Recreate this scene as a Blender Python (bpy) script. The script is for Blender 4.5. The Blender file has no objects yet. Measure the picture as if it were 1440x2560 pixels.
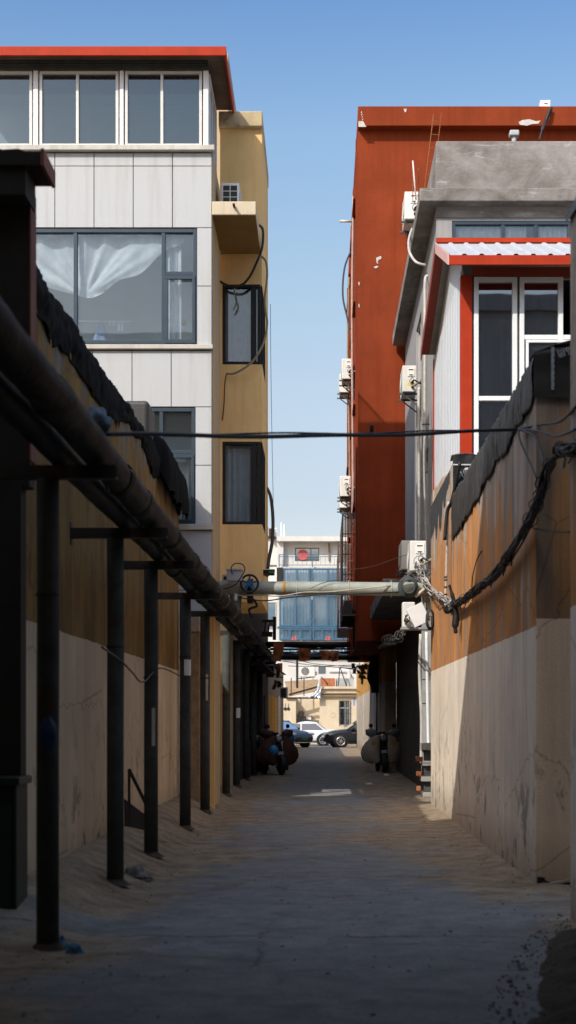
import bpy, bmesh, math, random
from mathutils import Vector, Matrix, noise
R = random.Random(7)
PI = math.pi
scene = bpy.context.scene
COL = scene.collection

# ------------------------------------------------------------------ camera model
FPX, CX, HZ, EYE = 3555.0, 805.0, 1797.0, 1.6      # measured from the photograph (1440 x 2560)
def X(px, Y): return (px - CX) * Y / FPX
def Z(py, Y): return EYE + (HZ - py) * Y / FPX
def P(px, py, Y): return Vector((X(px, Y), Y, Z(py, Y)))

# ------------------------------------------------------------------ materials
def _mat(name):
    m = bpy.data.materials.new(name); m.use_nodes = True
    nt = m.node_tree; nt.nodes.clear()
    out = nt.nodes.new('ShaderNodeOutputMaterial')
    return m, nt, out
def N(nt, t, **kw):
    n = nt.nodes.new(t)
    for k, v in kw.items(): setattr(n, k, v)
    return n
def L(nt, a, b): nt.links.new(a, b)
def c4(c): return (c[0], c[1], c[2], 1.0)
def mul(c, f): return tuple(max(0, min(1, x * f)) for x in c)
def pos(nt, sx=1, sy=1, sz=1):
    g = N(nt, 'ShaderNodeNewGeometry'); mp = N(nt, 'ShaderNodeMapping')
    mp.inputs['Scale'].default_value = (sx, sy, sz)
    L(nt, g.outputs['Position'], mp.inputs['Vector']); return mp.outputs['Vector']
def nz(nt, vec, scale, detail=4, rough=.6, dist=0):
    n = N(nt, 'ShaderNodeTexNoise'); n.inputs['Scale'].default_value = scale
    n.inputs['Detail'].default_value = detail; n.inputs['Roughness'].default_value = rough
    n.inputs['Distortion'].default_value = dist
    L(nt, vec, n.inputs['Vector']); return n.outputs['Fac']
def ramp(nt, fac, stops):
    r = N(nt, 'ShaderNodeValToRGB'); e = r.color_ramp.elements
    while len(e) < len(stops): e.new(.5)
    for i, (p, c) in enumerate(stops): e[i].position = p; e[i].color = c4(c) if len(c) == 3 else c
    L(nt, fac, r.inputs['Fac']); return r.outputs['Color']
def bw(nt, fac, a, b): return ramp(nt, fac, [(a, (0, 0, 0)), (b, (1, 1, 1))])
def mix(nt, fac, a, b, mode='MIX'):
    m = N(nt, 'ShaderNodeMixRGB', blend_type=mode)
    for i, v in ((0, fac), (1, a), (2, b)):
        if isinstance(v, (int, float)): m.inputs[i].default_value = v
        elif isinstance(v, tuple): m.inputs[i].default_value = c4(v)
        else: L(nt, v, m.inputs[i])
    return m.outputs[0]
def math_(nt, op, a, b=0.0):
    m = N(nt, 'ShaderNodeMath', operation=op)
    for i, v in enumerate((a, b)):
        if isinstance(v, (int, float)): m.inputs[i].default_value = v
        else: L(nt, v, m.inputs[i])
    return m.outputs[0]
def finish(nt, out, color, rough=.75, metal=0., bump=None, bstr=.2, bdist=.02, spec=.4):
    b = N(nt, 'ShaderNodeBsdfPrincipled')
    if isinstance(color, tuple): b.inputs['Base Color'].default_value = c4(color)
    else: L(nt, color, b.inputs['Base Color'])
    if isinstance(rough, (int, float)): b.inputs['Roughness'].default_value = rough
    else: L(nt, rough, b.inputs['Roughness'])
    b.inputs['Metallic'].default_value = metal
    b.inputs['Specular IOR Level'].default_value = spec
    if bump is not None:
        bp = N(nt, 'ShaderNodeBump'); bp.inputs['Strength'].default_value = bstr; bp.inputs['Distance'].default_value = bdist
        L(nt, bump, bp.inputs['Height']); L(nt, bp.outputs['Normal'], b.inputs['Normal'])
    L(nt, b.outputs[0], out.inputs['Surface']); return b
MC = {}
def M(base, var=.25, scale=3., rough=.75, metal=0., bump=.25, streak=0., stain=None, spec=.35, dark=.5):
    """general weathered surface: mottling, vertical streaks, optional stain colour, fine bump"""
    key = (base, var, scale, rough, metal, bump, streak, stain, spec, dark)
    if key in MC: return MC[key]
    m, nt, out = _mat('surface_%d' % len(MC))
    a = nz(nt, pos(nt), scale, 6, .65)
    c = ramp(nt, a, [(.28, mul(base, 1 - var)), (.72, mul(base, 1 + var))])
    if streak:
        s = nz(nt, pos(nt, 9, 9, .55), 1.0, 5, .6)
        c = mix(nt, math_(nt, 'MULTIPLY', bw(nt, s, .48, .78), streak), c, mul(base, dark))
    if stain:
        s = nz(nt, pos(nt), scale * .45, 5, .7, .6)
        c = mix(nt, bw(nt, s, .56, .66), c, stain)
    f = nz(nt, pos(nt), scale * 22, 3, .6)
    finish(nt, out, c, rough, metal, f, bump, .012, spec)
    MC[key] = m; return m

def two_tone(name, band, low, up, patch, streakc, jit=.04, peel_lo=4.0, peel_hi=5.6, near=None, fine=1.0):
    """painted alley wall: pale below the band, orange above, streaked, peeled near the top"""
    m, nt, out = _mat(name)
    g = N(nt, 'ShaderNodeNewGeometry'); sp = N(nt, 'ShaderNodeSeparateXYZ'); L(nt, g.outputs['Position'], sp.inputs[0])
    z = sp.outputs['Z']; y = sp.outputs['Y']
    edge = nz(nt, pos(nt, 1, 1, .3), 3.0, 5, .6)
    zz = math_(nt, 'ADD', z, math_(nt, 'MULTIPLY', math_(nt, 'SUBTRACT', edge, .5), jit))
    band_f = math_(nt, 'GREATER_THAN', zz, band)
    blotch = nz(nt, pos(nt), .9, 6, .62)
    st1 = nz(nt, pos(nt, 5, 5, .22), 1.0, 6, .62)          # vertical run-off streaks
    st2 = nz(nt, pos(nt, 24, 24, .35), 1.0, 4, .6)
    up_c = ramp(nt, blotch, [(.3, mul(up, .7)), (.5, up), (.72, mul(up, 1.25))])
    up_c = mix(nt, bw(nt, st1, .47, .66) if fine > .5 else math_(nt, 'MULTIPLY', bw(nt, nz(nt, pos(nt, 2.2, 2.2, .5), 1.0, 7, .68, .5), .45, .62), .8), up_c, streakc if fine > .5 else mul(up, .5))
    up_c = mix(nt, math_(nt, 'MULTIPLY', bw(nt, st2, .5, .75), .4 * fine), up_c, mul(up, .45))
    # bare grey render showing towards the top
    hgt = N(nt, 'ShaderNodeMapRange'); L(nt, z, hgt.inputs[0])
    hgt.inputs[1].default_value = peel_lo; hgt.inputs[2].default_value = peel_hi
    pn = nz(nt, pos(nt, 1.6, 1.6, .45), 1.3, 6, .62)
    pf = math_(nt, 'ADD', hgt.outputs[0], math_(nt, 'MULTIPLY', math_(nt, 'SUBTRACT', pn, .5), 2.2))
    if near:
        nr = N(nt, 'ShaderNodeMapRange'); L(nt, y, nr.inputs[0]); nr.inputs[1].default_value = near[1]; nr.inputs[2].default_value = near[0]
        pf = math_(nt, 'ADD', pf, math_(nt, 'MULTIPLY', nr.outputs[0], near[2]))
    pcol = ramp(nt, nz(nt, pos(nt, 3, 3, .3), 1.2, 5), [(.35, mul(patch, .55)), (.5, patch), (.65, mul(patch, 1.2))])
    pcol = mix(nt, math_(nt, 'MULTIPLY', bw(nt, nz(nt, pos(nt, 4, 4, .25), 1.7, 5), .56, .66), .7), pcol, mul(up, .85))
    up_c = mix(nt, bw(nt, pf, .46, .66), up_c, pcol)
    lo_c = ramp(nt, blotch, [(.3, mul(low, .82)), (.7, mul(low, 1.08))])
    lo_c = mix(nt, math_(nt, 'MULTIPLY', bw(nt, st1, .45, .75), .5), lo_c, mul(low, .62))
    lo_c = mix(nt, math_(nt, 'MULTIPLY', bw(nt, st2, .5, .8), .35 * fine), lo_c, mul(low, .5))
    # damage: dark peeled spots low on the wall
    dm = nz(nt, pos(nt, 1, 1, .7), 2.3, 6, .68, .4)
    lowz = N(nt, 'ShaderNodeMapRange'); L(nt, z, lowz.inputs[0])
    lowz.inputs[1].default_value = 1.9; lowz.inputs[2].default_value = .2
    dmf = math_(nt, 'MULTIPLY', bw(nt, dm, .57, .61), lowz.outputs[0])
    lo_c = mix(nt, math_(nt, 'MULTIPLY', dmf, .75), lo_c, (.06, .055, .05))
    # damp and dust at the foot
    ft = N(nt, 'ShaderNodeMapRange'); L(nt, zz, ft.inputs[0]); ft.inputs[1].default_value = .55; ft.inputs[2].default_value = .0
    lo_c = mix(nt, math_(nt, 'MULTIPLY', ft.outputs[0], .55), lo_c, (.16, .115, .07))
    c = mix(nt, band_f, lo_c, up_c)
    # hairline cracks
    v = N(nt, 'ShaderNodeTexVoronoi', feature='DISTANCE_TO_EDGE'); v.inputs['Scale'].default_value = .55
    wv = mix(nt, .35, pos(nt), nz(nt, pos(nt), 2., 5), 'ADD'); L(nt, wv, v.inputs['Vector'])
    cr = ramp(nt, v.outputs['Distance'], [(.0, (1, 1, 1)), (.006, (0, 0, 0))])
    c = mix(nt, math_(nt, 'MULTIPLY', cr, .5), c, (.05, .04, .03))
    f = math_(nt, 'ADD', nz(nt, pos(nt), 40, 4), math_(nt, 'MULTIPLY', nz(nt, pos(nt, 1, 1, .3), 3, 5), 1.5))
    finish(nt, out, c, .88, 0, f, .35, .02, .2)
    return m

def glass_mat(name, tint=(.55, .66, .70), refl=.14, rough=.02, opac=.25, body=(.08, .11, .13)):
    m, nt, out = _mat(name)
    t = N(nt, 'ShaderNodeBsdfTransparent'); t.inputs[0].default_value = c4(tint)
    d = N(nt, 'ShaderNodeBsdfDiffuse'); d.inputs[0].default_value = c4(body)
    g = N(nt, 'ShaderNodeBsdfGlossy'); g.inputs['Roughness'].default_value = rough; g.inputs[0].default_value = (.9, .95, 1, 1)
    wv = nz(nt, pos(nt), .8, 2, .4); bp = N(nt, 'ShaderNodeBump'); bp.inputs['Strength'].default_value = .04; bp.inputs['Distance'].default_value = .05
    L(nt, wv, bp.inputs['Height']); L(nt, bp.outputs[0], g.inputs['Normal'])
    m1 = N(nt, 'ShaderNodeMixShader'); m1.inputs[0].default_value = opac; L(nt, t.outputs[0], m1.inputs[1]); L(nt, d.outputs[0], m1.inputs[2])
    fr = N(nt, 'ShaderNodeFresnel'); fr.inputs[0].default_value = 1.5
    fac = math_(nt, 'ADD', math_(nt, 'MULTIPLY', fr.outputs[0], .8), refl)
    m2 = N(nt, 'ShaderNodeMixShader'); L(nt, fac, m2.inputs[0]); L(nt, m1.outputs[0], m2.inputs[1]); L(nt, g.outputs[0], m2.inputs[2])
    L(nt, m2.outputs[0], out.inputs['Surface']); return m

def granite():
    m, nt, out = _mat('granite_panel')
    a = nz(nt, pos(nt), 120, 2, .5); b = nz(nt, pos(nt), 45, 4, .7); d = nz(nt, pos(nt), .8, 5)
    c = ramp(nt, a, [(.3, (.27, .27, .265)), (.45, (.47, .48, .485)), (.7, (.575, .585, .58))])
    c = mix(nt, math_(nt, 'MULTIPLY', bw(nt, b, .6, .72), .35), c, (.28, .275, .27))
    c = mix(nt, math_(nt, 'MULTIPLY', bw(nt, d, .45, .8), .18), c, (.40, .37, .32))
    st = nz(nt, pos(nt, 6, 6, .3), 1., 6); c = mix(nt, math_(nt, 'MULTIPLY', bw(nt, st, .5, .74), .38), c, (.27, .245, .205))
    finish(nt, out, c, .55, 0, a, .1, .004, .4); return m

def ground_mat():
    m, nt, out = _mat('dusty_concrete')
    a = nz(nt, pos(nt), .42, 8, .66, .5); b = nz(nt, pos(nt), 3.1, 7, .7, .4); f = nz(nt, pos(nt), 34, 6, .75); h2 = nz(nt, pos(nt, 1, 1.5, 1), 1.3, 8, .72, .8)
    g = N(nt, 'ShaderNodeNewGeometry'); sp = N(nt, 'ShaderNodeSeparateXYZ'); L(nt, g.outputs['Position'], sp.inputs[0])
    grey = ramp(nt, b, [(.3, (.16, .165, .17)), (.5, (.215, .22, .225)), (.72, (.28, .275, .265))])
    sand = ramp(nt, b, [(.3, (.17, .13, .09)), (.5, (.285, .225, .16)), (.72, (.39, .325, .245))])
    # dust gathers along both walls and in patches over the middle
    ax = math_(nt, 'ABSOLUTE', sp.outputs['X']); e = N(nt, 'ShaderNodeMapRange'); L(nt, ax, e.inputs[0]); e.inputs[1].default_value = .5; e.inputs[2].default_value = 2.0; e.inputs[3].default_value = -.10; e.inputs[4].default_value = .22
    yy = N(nt, 'ShaderNodeMapRange'); L(nt, sp.outputs['Y'], yy.inputs[0]); yy.inputs[1].default_value = 11; yy.inputs[2].default_value = 19; yy.inputs[3].default_value = -.10; yy.inputs[4].default_value = .08
    df = math_(nt, 'ADD', math_(nt, 'ADD', a, e.outputs[0]), yy.outputs[0])
    c = mix(nt, bw(nt, df, .485, .63), grey, sand)
    c = mix(nt, math_(nt, 'MULTIPLY', bw(nt, h2, .55, .66), .55), c, (.12, .095, .07))
    c = mix(nt, math_(nt, 'MULTIPLY', bw(nt, f, .52, .68), .6), c, (.10, .088, .075))
    c = mix(nt, math_(nt, 'MULTIPLY', bw(nt, nz(nt, pos(nt), 45, 4, .7), .58, .68), .6), c, (.06, .052, .045))
    v = N(nt, 'ShaderNodeTexVoronoi', feature='DISTANCE_TO_EDGE'); v.inputs['Scale'].default_value = .22
    wv = mix(nt, .9, pos(nt), nz(nt, pos(nt), 1.5, 7, .7), 'ADD'); L(nt, wv, v.inputs['Vector'])
    cr = ramp(nt, v.outputs['Distance'], [(0, (1, 1, 1)), (.0025, (.4, .4, .4)), (.006, (0, 0, 0))])
    cr = math_(nt, 'MULTIPLY', cr, bw(nt, nz(nt, pos(nt), .7, 4), .48, .6))
    c = mix(nt, math_(nt, 'MULTIPLY', cr, .55), c, (.06, .05, .04))
    wob = math_(nt, 'MULTIPLY', math_(nt, 'SUBTRACT', nz(nt, pos(nt), 1.4, 6, .7), .5), .5)
    yw = math_(nt, 'ADD', sp.outputs['Y'], wob)
    for y0, wd, st in ((10.45, .035, .8), (10.15, .02, .6), (9.05, .02, .5), (12.3, .03, .45), (14.4, .04, .4), (18.2, .06, .45), (24.6, .10, .5), (29.2, .12, .5)):
        dl = math_(nt, 'ABSOLUTE', math_(nt, 'SUBTRACT', yw, y0)); ln = N(nt, 'ShaderNodeMapRange'); L(nt, dl, ln.inputs[0]); ln.inputs[1].default_value = wd; ln.inputs[2].default_value = wd * .3
        brk = bw(nt, nz(nt, pos(nt, 1, .3, 1), 1.1 + y0 * .07, 5, .7), .42, .56)
        c = mix(nt, math_(nt, 'MULTIPLY', math_(nt, 'MULTIPLY', ln.outputs[0], brk), st), c, (.05, .042, .034))
    h = math_(nt, 'ADD', math_(nt, 'MULTIPLY', b, .5), math_(nt, 'ADD', f, math_(nt, 'MULTIPLY', h2, .5)))
    h = math_(nt, 'SUBTRACT', h, cr)
    finish(nt, out, c, .95, 0, h, .28, .02, .06); return m

def red_mat():
    m, nt, out = _mat('red_brown_paint')
    a = nz(nt, pos(nt), .7, 6, .6); s = nz(nt, pos(nt, 6, 6, .3), 1., 5)
    c = ramp(nt, a, [(.3, (.175, .034, .013)), (.7, (.265, .050, .018))])
    c = mix(nt, math_(nt, 'MULTIPLY', bw(nt, s, .46, .74), .6), c, (.17, .030, .009))
    p = nz(nt, pos(nt), 3.3, 5, .7); c = mix(nt, bw(nt, p, .765, .775), c, (.52, .47, .42))
    finish(nt, out, c, .85, 0, nz(nt, pos(nt), 18, 5), .3, .02, .08); return m

def concrete_old():
    m, nt, out = _mat('weathered_concrete')
    a = nz(nt, pos(nt), 1.1, 7, .68, .5); s = nz(nt, pos(nt, 1.2, 1.2, 5), 1.3, 6, .65); p = nz(nt, pos(nt, .8, .8, 3.2), 1.7, 8, .75, .3)
    c = ramp(nt, a, [(.3, (.115, .10, .085)), (.5, (.235, .215, .20)), (.7, (.34, .325, .31))])
    c = mix(nt, math_(nt, 'MULTIPLY', bw(nt, s, .5, .72), .5), c, (.19, .165, .145))
    c = mix(nt, math_(nt, 'MULTIPLY', bw(nt, p, .55, .68), .5), c, (.56, .55, .54))
    k = nz(nt, pos(nt), 2.3, 6, .7); c = mix(nt, math_(nt, 'MULTIPLY', bw(nt, k, .64, .74), .7), c, (.06, .055, .05))
    finish(nt, out, c, .9, 0, nz(nt, pos(nt), 14, 6, .7), .5, .03, .2); return m

def pipe_skin(name, base, pale_c):
    m, nt, out = _mat(name)
    a = nz(nt, pos(nt, 2, .7, 2), 2.2, 6, .7, .5); b = nz(nt, pos(nt), 9, 5, .7)
    c = ramp(nt, a, [(.3, mul(base, .45)), (.5, base), (.66, pale_c)])  # noise mixes darker, base and paler tones at random
    c = mix(nt, math_(nt, 'MULTIPLY', bw(nt, b, .55, .7), .6), c, (.022, .017, .012))
    finish(nt, out, c, .5, 0, b, .5, .02, .03); return m

def cloth_mat(name, base, transl=.35):
    m, nt, out = _mat(name)
    a = nz(nt, pos(nt), 6, 4); c = ramp(nt, a, [(.3, mul(base, .85)), (.7, mul(base, 1.1))])
    d = N(nt, 'ShaderNodeBsdfDiffuse'); t = N(nt, 'ShaderNodeBsdfTranslucent'); L(nt, c, d.inputs[0]); L(nt, c, t.inputs[0])
    x = N(nt, 'ShaderNodeMixShader'); x.inputs[0].default_value = transl; L(nt, d.outputs[0], x.inputs[1]); L(nt, t.outputs[0], x.inputs[2])
    L(nt, x.outputs[0], out.inputs[0]); return m

m_granite = granite(); m_ground = ground_mat(); m_red = red_mat(); m_conc = concrete_old()
m_grout = M((.13, .085, .06), .2, 4, .9)
m_rightwall = two_tone('right_wall_paint', 2.48, (.86, .75, .62), (.56, .235, .065), (.42, .34, .27), (.30, .215, .16), .04, 3.3, 5.6, (14.0, 21.0, .42))
m_leftwall = two_tone('left_wall_paint', 2.42, (.68, .54, .375), (.25, .145, .045), (.20, .18, .15), (.17, .10, .04), .05, 4.3, 5.8, None, .15)
m_farwall = two_tone('far_wall_paint', 2.75, (.50, .43, .35), (.52, .27, .06), (.5, .44, .36), (.36, .2, .07), .08, 4.3, 6)
m_tan = M((.48, .36, .22), .12, 1.2, .85, 0, .25, .35)
m_yellow = M((.88, .58, .25), .12, 1.0, .85, 0, .25, .3)
m_cream = M((.60, .50, .36), .12, 1.4, .85, 0, .25, .3, (.36, .27, .17))
m_greyside = M((.33, .32, .315), .15, 1.5, .88, 0, .3, .5)
m_darkgrey = M((.085, .085, .085), .25, 2, .85)
m_dark = M((.022, .02, .018), .35, 3, .8)
m_black = M((.012, .012, .012), .3, 5, .55, 0, .2)
m_darkbrown = M((.05, .022, .014), .25, 2, .8, 0, .25, .3)
m_pierred = M((.20, .065, .04), .25, 2, .75, 0, .25, .3)
m_navy = M((.045, .065, .085), .12, 4, .4, .3, .05)
m_alum = M((.62, .60, .56), .08, 5, .4, .2, .05)
m_white = M((.80, .80, .79), .06, 4, .5, 0, .08, .15)
m_whitepanel = M((.64, .67, .71), .05, 2, .45, 0, .06, .2)
m_scarlet = M((.40, .036, .010), .14, 2.5, .55, 0, .08, .25, None, .15)
m_scarletd = M((.30, .045, .02), .2, 2.5, .6, 0, .1, .3)
m_steelpost = M((.068, .073, .07), .3, 4, .7, 0., .3, .4, (.075, .05, .032), .08)
m_bracket = M((.035, .033, .03), .3, 5, .65, .3, .2, 0, (.12, .06, .03))
m_pipe = pipe_skin('pipe_insulation', (.020, .024, .026), (.055, .055, .050))
m_pipe2 = pipe_skin('pipe_insulation_green', (.016, .026, .029), (.035, .043, .042))
m_pipe3 = M((.30, .325, .285), .22, 2.5, .55, .1, .3, .3, (.12, .125, .10))
m_rust = M((.24, .085, .03), .3, 6, .85)
m_tarp = M((.012, .0125, .013), .5, 2.2, .85, 0, .5, .5, (.024, .022, .02), .06)
m_tarpdull = M((.040, .038, .036), .45, 2.0, .5, 0, .6, .6, (.045, .04, .04), .5, .4)
m_cable = M((.018, .019, .02), .3, 8, .5)
m_cablew = M((.50, .48, .44), .2, 8, .5)
m_hose = M((.27, .22, .14), .25, 6, .7)
m_ac = M((.70, .69, .65), .07, 3, .45, 0, .08, .25)
m_acdark = M((.03, .032, .035), .3, 8, .6)
m_acblue = M((.30, .38, .46), .1, 3, .5)
m_glass = glass_mat('window_glass', (.86, .92, .95), .07, .02, .10, (.14, .19, .21))
m_glassteal = glass_mat('terrace_glass', (.45, .58, .62), .08, .02, .5, (.03, .052, .06))
m_glassdark = glass_mat('dark_window_glass', (.22, .26, .28), .22, .02, .55, (.012, .014, .016))
m_glassfar = glass_mat('blue_window_glass', (.72, .86, .96), .05, .05, .22, (.16, .32, .46))
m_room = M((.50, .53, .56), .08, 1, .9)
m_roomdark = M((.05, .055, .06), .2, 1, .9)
m_curtain = cloth_mat('white_curtain', (.80, .82, .84), .45)
m_curtaind = cloth_mat('dim_curtain', (.50, .57, .64), .3)
m_bluecloth = cloth_mat('blue_cloth', (.42, .50, .66), .3)
m_orangecloth = cloth_mat('orange_cloth', (.42, .15, .06), .25)
m_brownquilt = M((.085, .036, .022), .2, 7, .7, 0, .4)
m_creamquilt = M((.36, .33, .28), .12, 7, .55, 0, .3)
m_greyquilt = M((.24, .255, .26), .2, 7, .35, 0, .3)
m_gold = M((.45, .25, .05), .2, 8, .5)
m_rubber = M((.016, .016, .016), .3, 9, .85)
m_rim = M((.55, .56, .57), .08, 6, .3, .8)
m_chrome = M((.6, .6, .6), .05, 6, .15, 1.)
m_brick = M((.36, .13, .06), .3, 6, .9, 0, .5)
m_paver = M((.34, .32, .29), .2, 5, .9, 0, .5)
m_paper = M((.75, .74, .72), .1, 6, .8)
m_dirt = M((.085, .07, .055), .45, 6, .95, 0, .9, 0, None, .1)
m_bluewheel = M((.02, .10, .20), .3, 6, .5, .1)
m_bluebag = M((.05, .25, .60), .3, 6, .5)
m_foil = M((.55, .60, .66), .3, 5, .3, .6, .6)
m_corr = M((.45, .45, .44), .2, 3, .5, .3)
m_wood = M((.20, .12, .06), .3, 5, .85)
m_farwhite = M((.60, .585, .56), .1, .8, .85, 0, .2, .25)
m_farblue = M((.055, .13, .21), .15, 2, .45, .2)
m_yellowdoor = M((.62, .33, .035), .15, 3, .6)
m_green = M((.01, .18, .11), .15, 6, .5)
m_redcut = M((.55, .10, .09), .15, 5, .7)
m_roofbrown = M((.30, .20, .11), .3, 2, .9, 0, .5)
m_greenbox = M((.012, .021, .019), .3, 3, .6)

# ------------------------------------------------------------------ object helpers
ORG = {}
def tag(o, label=None, cat=None, group=None, kind=None):
    if label: o['label'] = label
    if cat: o['category'] = cat
    if group: o['group'] = group
    if kind: o['kind'] = kind
    return o
def thing(name, label, cat, loc=(0, 0, 0), group=None):
    o = bpy.data.objects.new(name, None); COL.objects.link(o); o.location = loc
    o.empty_display_size = .2
    ORG[o.name] = Vector(loc); return tag(o, label, cat, group)
class MB:
    def __init__(s): s.bm = bmesh.new()
    def face(s, pts):
        try: return s.bm.faces.new([s.bm.verts.new(p) for p in pts])
        except Exception: return None
    def box(s, x0, x1, y0, y1, z0, z1):
        if x0 > x1: x0, x1 = x1, x0
        if y0 > y1: y0, y1 = y1, y0
        if z0 > z1: z0, z1 = z1, z0
        v = [s.bm.verts.new(p) for p in ((x0,y0,z0),(x1,y0,z0),(x1,y1,z0),(x0,y1,z0),(x0,y0,z1),(x1,y0,z1),(x1,y1,z1),(x0,y1,z1))]
        for f in ((0,3,2,1),(4,5,6,7),(0,1,5,4),(1,2,6,5),(2,3,7,6),(3,0,4,7)): s.bm.faces.new([v[i] for i in f])
        return s
    def obox(s, c, size, rot):
        """box of given size centred at c, rotated by Matrix rot"""
        hx, hy, hz = [q / 2 for q in size]; c = Vector(c)
        v = [s.bm.verts.new(c + rot @ Vector(p)) for p in ((-hx,-hy,-hz),(hx,-hy,-hz),(hx,hy,-hz),(-hx,hy,-hz),(-hx,-hy,hz),(hx,-hy,hz),(hx,hy,hz),(-hx,hy,hz))]
        for f in ((0,3,2,1),(4,5,6,7),(0,1,5,4),(1,2,6,5),(2,3,7,6),(3,0,4,7)): s.bm.faces.new([v[i] for i in f])
        return s
    def bar(s, a, b, w, h=None):
        a, b = Vector(a), Vector(b); d = b - a; l = d.length
        if l < 1e-6: return s
        q = d.to_track_quat('X', 'Z').to_matrix()
        return s.obox((a + b) / 2, (l, w, h or w), q)
    def prism(s, poly, d):
        """polygon (list of 3-D points) extruded along vector d"""
        d = Vector(d); a = [s.bm.verts.new(p) for p in poly]; b = [s.bm.verts.new(Vector(p) + d) for p in poly]
        n = len(poly)
        s.bm.faces.new(a[::-1]); s.bm.faces.new(b)
        for i in range(n): s.bm.faces.new((a[i], a[(i+1) % n], b[(i+1) % n], b[i]))
        return s
    def tube(s, pts, r, seg=8, cap=True):
        pts = [Vector(p) for p in pts]; n = len(pts); rings = []
        up = Vector((0, 0, 1)); pu = None
        for i, p in enumerate(pts):
            t = (pts[min(i+1, n-1)] - pts[max(i-1, 0)]).normalized()
            if pu is None:
                u = t.cross(up)
                if u.length < .05: u = t.cross(Vector((1, 0, 0)))
            else: u = pu - t * pu.dot(t)
            u.normalize(); pu = u; w = t.cross(u)
            rr = r[i] if isinstance(r, (list, tuple)) else r
            rings.append([s.bm.verts.new(p + (u * math.cos(k * 2 * PI / seg) + w * math.sin(k * 2 * PI / seg)) * rr) for k in range(seg)])
        for i in range(n - 1):
            for k in range(seg):
                s.bm.faces.new((rings[i][k], rings[i][(k+1) % seg], rings[i+1][(k+1) % seg], rings[i+1][k]))
        if cap: s.bm.faces.new(rings[0][::-1]); s.bm.faces.new(rings[-1])
        return s
    def lathe(s, prof, c, axis='Z', seg=24):
        """profile of (r, h) turned about an axis through c"""
        c = Vector(c); rings = []
        for r, h in prof:
            ring = []
            for k in range(seg):
                a = 2 * PI * k / seg; u, w = r * math.cos(a), r * math.sin(a)
                p = {'Z': (u, w, h), 'Y': (u, h, w), 'X': (h, u, w)}[axis]
                ring.append(s.bm.verts.new(c + Vector(p)))
            rings.append(ring)
        for i in range(len(rings) - 1):
            for k in range(seg): s.bm.faces.new((rings[i][k], rings[i][(k+1) % seg], rings[i+1][(k+1) % seg], rings[i+1][k]))
        for ring in (rings[0], rings[-1]):
            try: s.bm.faces.new(ring)
            except Exception: pass
        return s
    def grid(s, fn, nu, nv):
        vs = [[s.bm.verts.new(fn(i / nu, j / nv)) for j in range(nv + 1)] for i in range(nu + 1)]
        for i in range(nu):
            for j in range(nv): s.bm.faces.new((vs[i][j], vs[i+1][j], vs[i+1][j+1], vs[i][j+1]))
        return s
    def build(s, name, mat, parent=None, smooth=False, bevel=0, label=None, cat=None, group=None, kind=None, thick=0, seg=2):
        bmesh.ops.recalc_face_normals(s.bm, faces=s.bm.faces[:])
        if parent is None:
            vs = s.bm.verts
            xs = [v.co.x for v in vs]; ys = [v.co.y for v in vs]; zs = [v.co.z for v in vs]
            org = Vector(((min(xs)+max(xs))/2, (min(ys)+max(ys))/2, min(zs)))
        else: org = ORG[parent.name]
        if org.length > 0: bmesh.ops.translate(s.bm, verts=s.bm.verts[:], vec=-org)
        me = bpy.data.meshes.new(name); s.bm.to_mesh(me); s.bm.free()
        me.materials.append(mat)
        if smooth:
            for p in me.polygons: p.use_smooth = True
        o = bpy.data.objects.new(name, me); COL.objects.link(o)
        if parent is None: o.location = org
        else: o.parent = parent
        ORG[o.name] = org
        if thick:
            md = o.modifiers.new('thickness', 'SOLIDIFY'); md.thickness = thick; md.offset = 0
        if bevel:
            md = o.modifiers.new('bevel', 'BEVEL'); md.width = bevel; md.segments = seg; md.limit_method = 'ANGLE'
        return tag(o, label, cat, group, kind)
def children(o): return [c for c in bpy.data.objects if c.parent == o]
KIDS = {}
def dup(o, parent=None):
    c = o.copy(); COL.objects.link(c)
    if parent is not None: c.parent = parent
    if o.name not in KIDS: KIDS[o.name] = children(o)
    for k in KIDS[o.name]: dup(k, c)
    return c
def smooth_path(pts, n=6):
    pts = [Vector(p) for p in pts]; out = []
    for i in range(len(pts) - 1):
        p0 = pts[max(i-1, 0)]; p1 = pts[i]; p2 = pts[i+1]; p3 = pts[min(i+2, len(pts)-1)]
        for k in range(n):
            t = k / n
            out.append(.5 * ((2*p1) + (p2-p0)*t + (2*p0-5*p1+4*p2-p3)*t*t + (3*p1-p0-3*p2+p3)*t**3))
    out.append(pts[-1]); return out
def cable(name, pts, r, mat, label, cat='cable', group=None, parent=None, n=6, seg=6):
    return MB().tube(smooth_path(pts, n), r, seg).build(name, mat, parent, True, 0, label, cat if parent is None else None, group)

def holed(mb, axis, p0, p1, a0, a1, z0, z1, holes):
    """slab between planes p0..p1 on 'y' or 'x', spanning a0..a1 x z0..z1, with rectangular holes (a0,a1,z0,z1)"""
    As = sorted({a0, a1, *[min(max(h[i], a0), a1) for h in holes for i in (0, 1)]})
    Zs = sorted({z0, z1, *[min(max(h[i], z0), z1) for h in holes for i in (2, 3)]})
    for i in range(len(As) - 1):
        runs = []
        for j in range(len(Zs) - 1):
            ca, cz = (As[i] + As[i+1]) / 2, (Zs[j] + Zs[j+1]) / 2
            if any(h[0] < ca < h[1] and h[2] < cz < h[3] for h in holes): continue
            if runs and runs[-1][1] == Zs[j]: runs[-1][1] = Zs[j+1]
            else: runs.append([Zs[j], Zs[j+1]])
        for zz in runs:
            if axis == 'y': mb.box(As[i], As[i+1], p0, p1, zz[0], zz[1])
            else: mb.box(p0, p1, As[i], As[i+1], zz[0], zz[1])
    return mb
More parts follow.
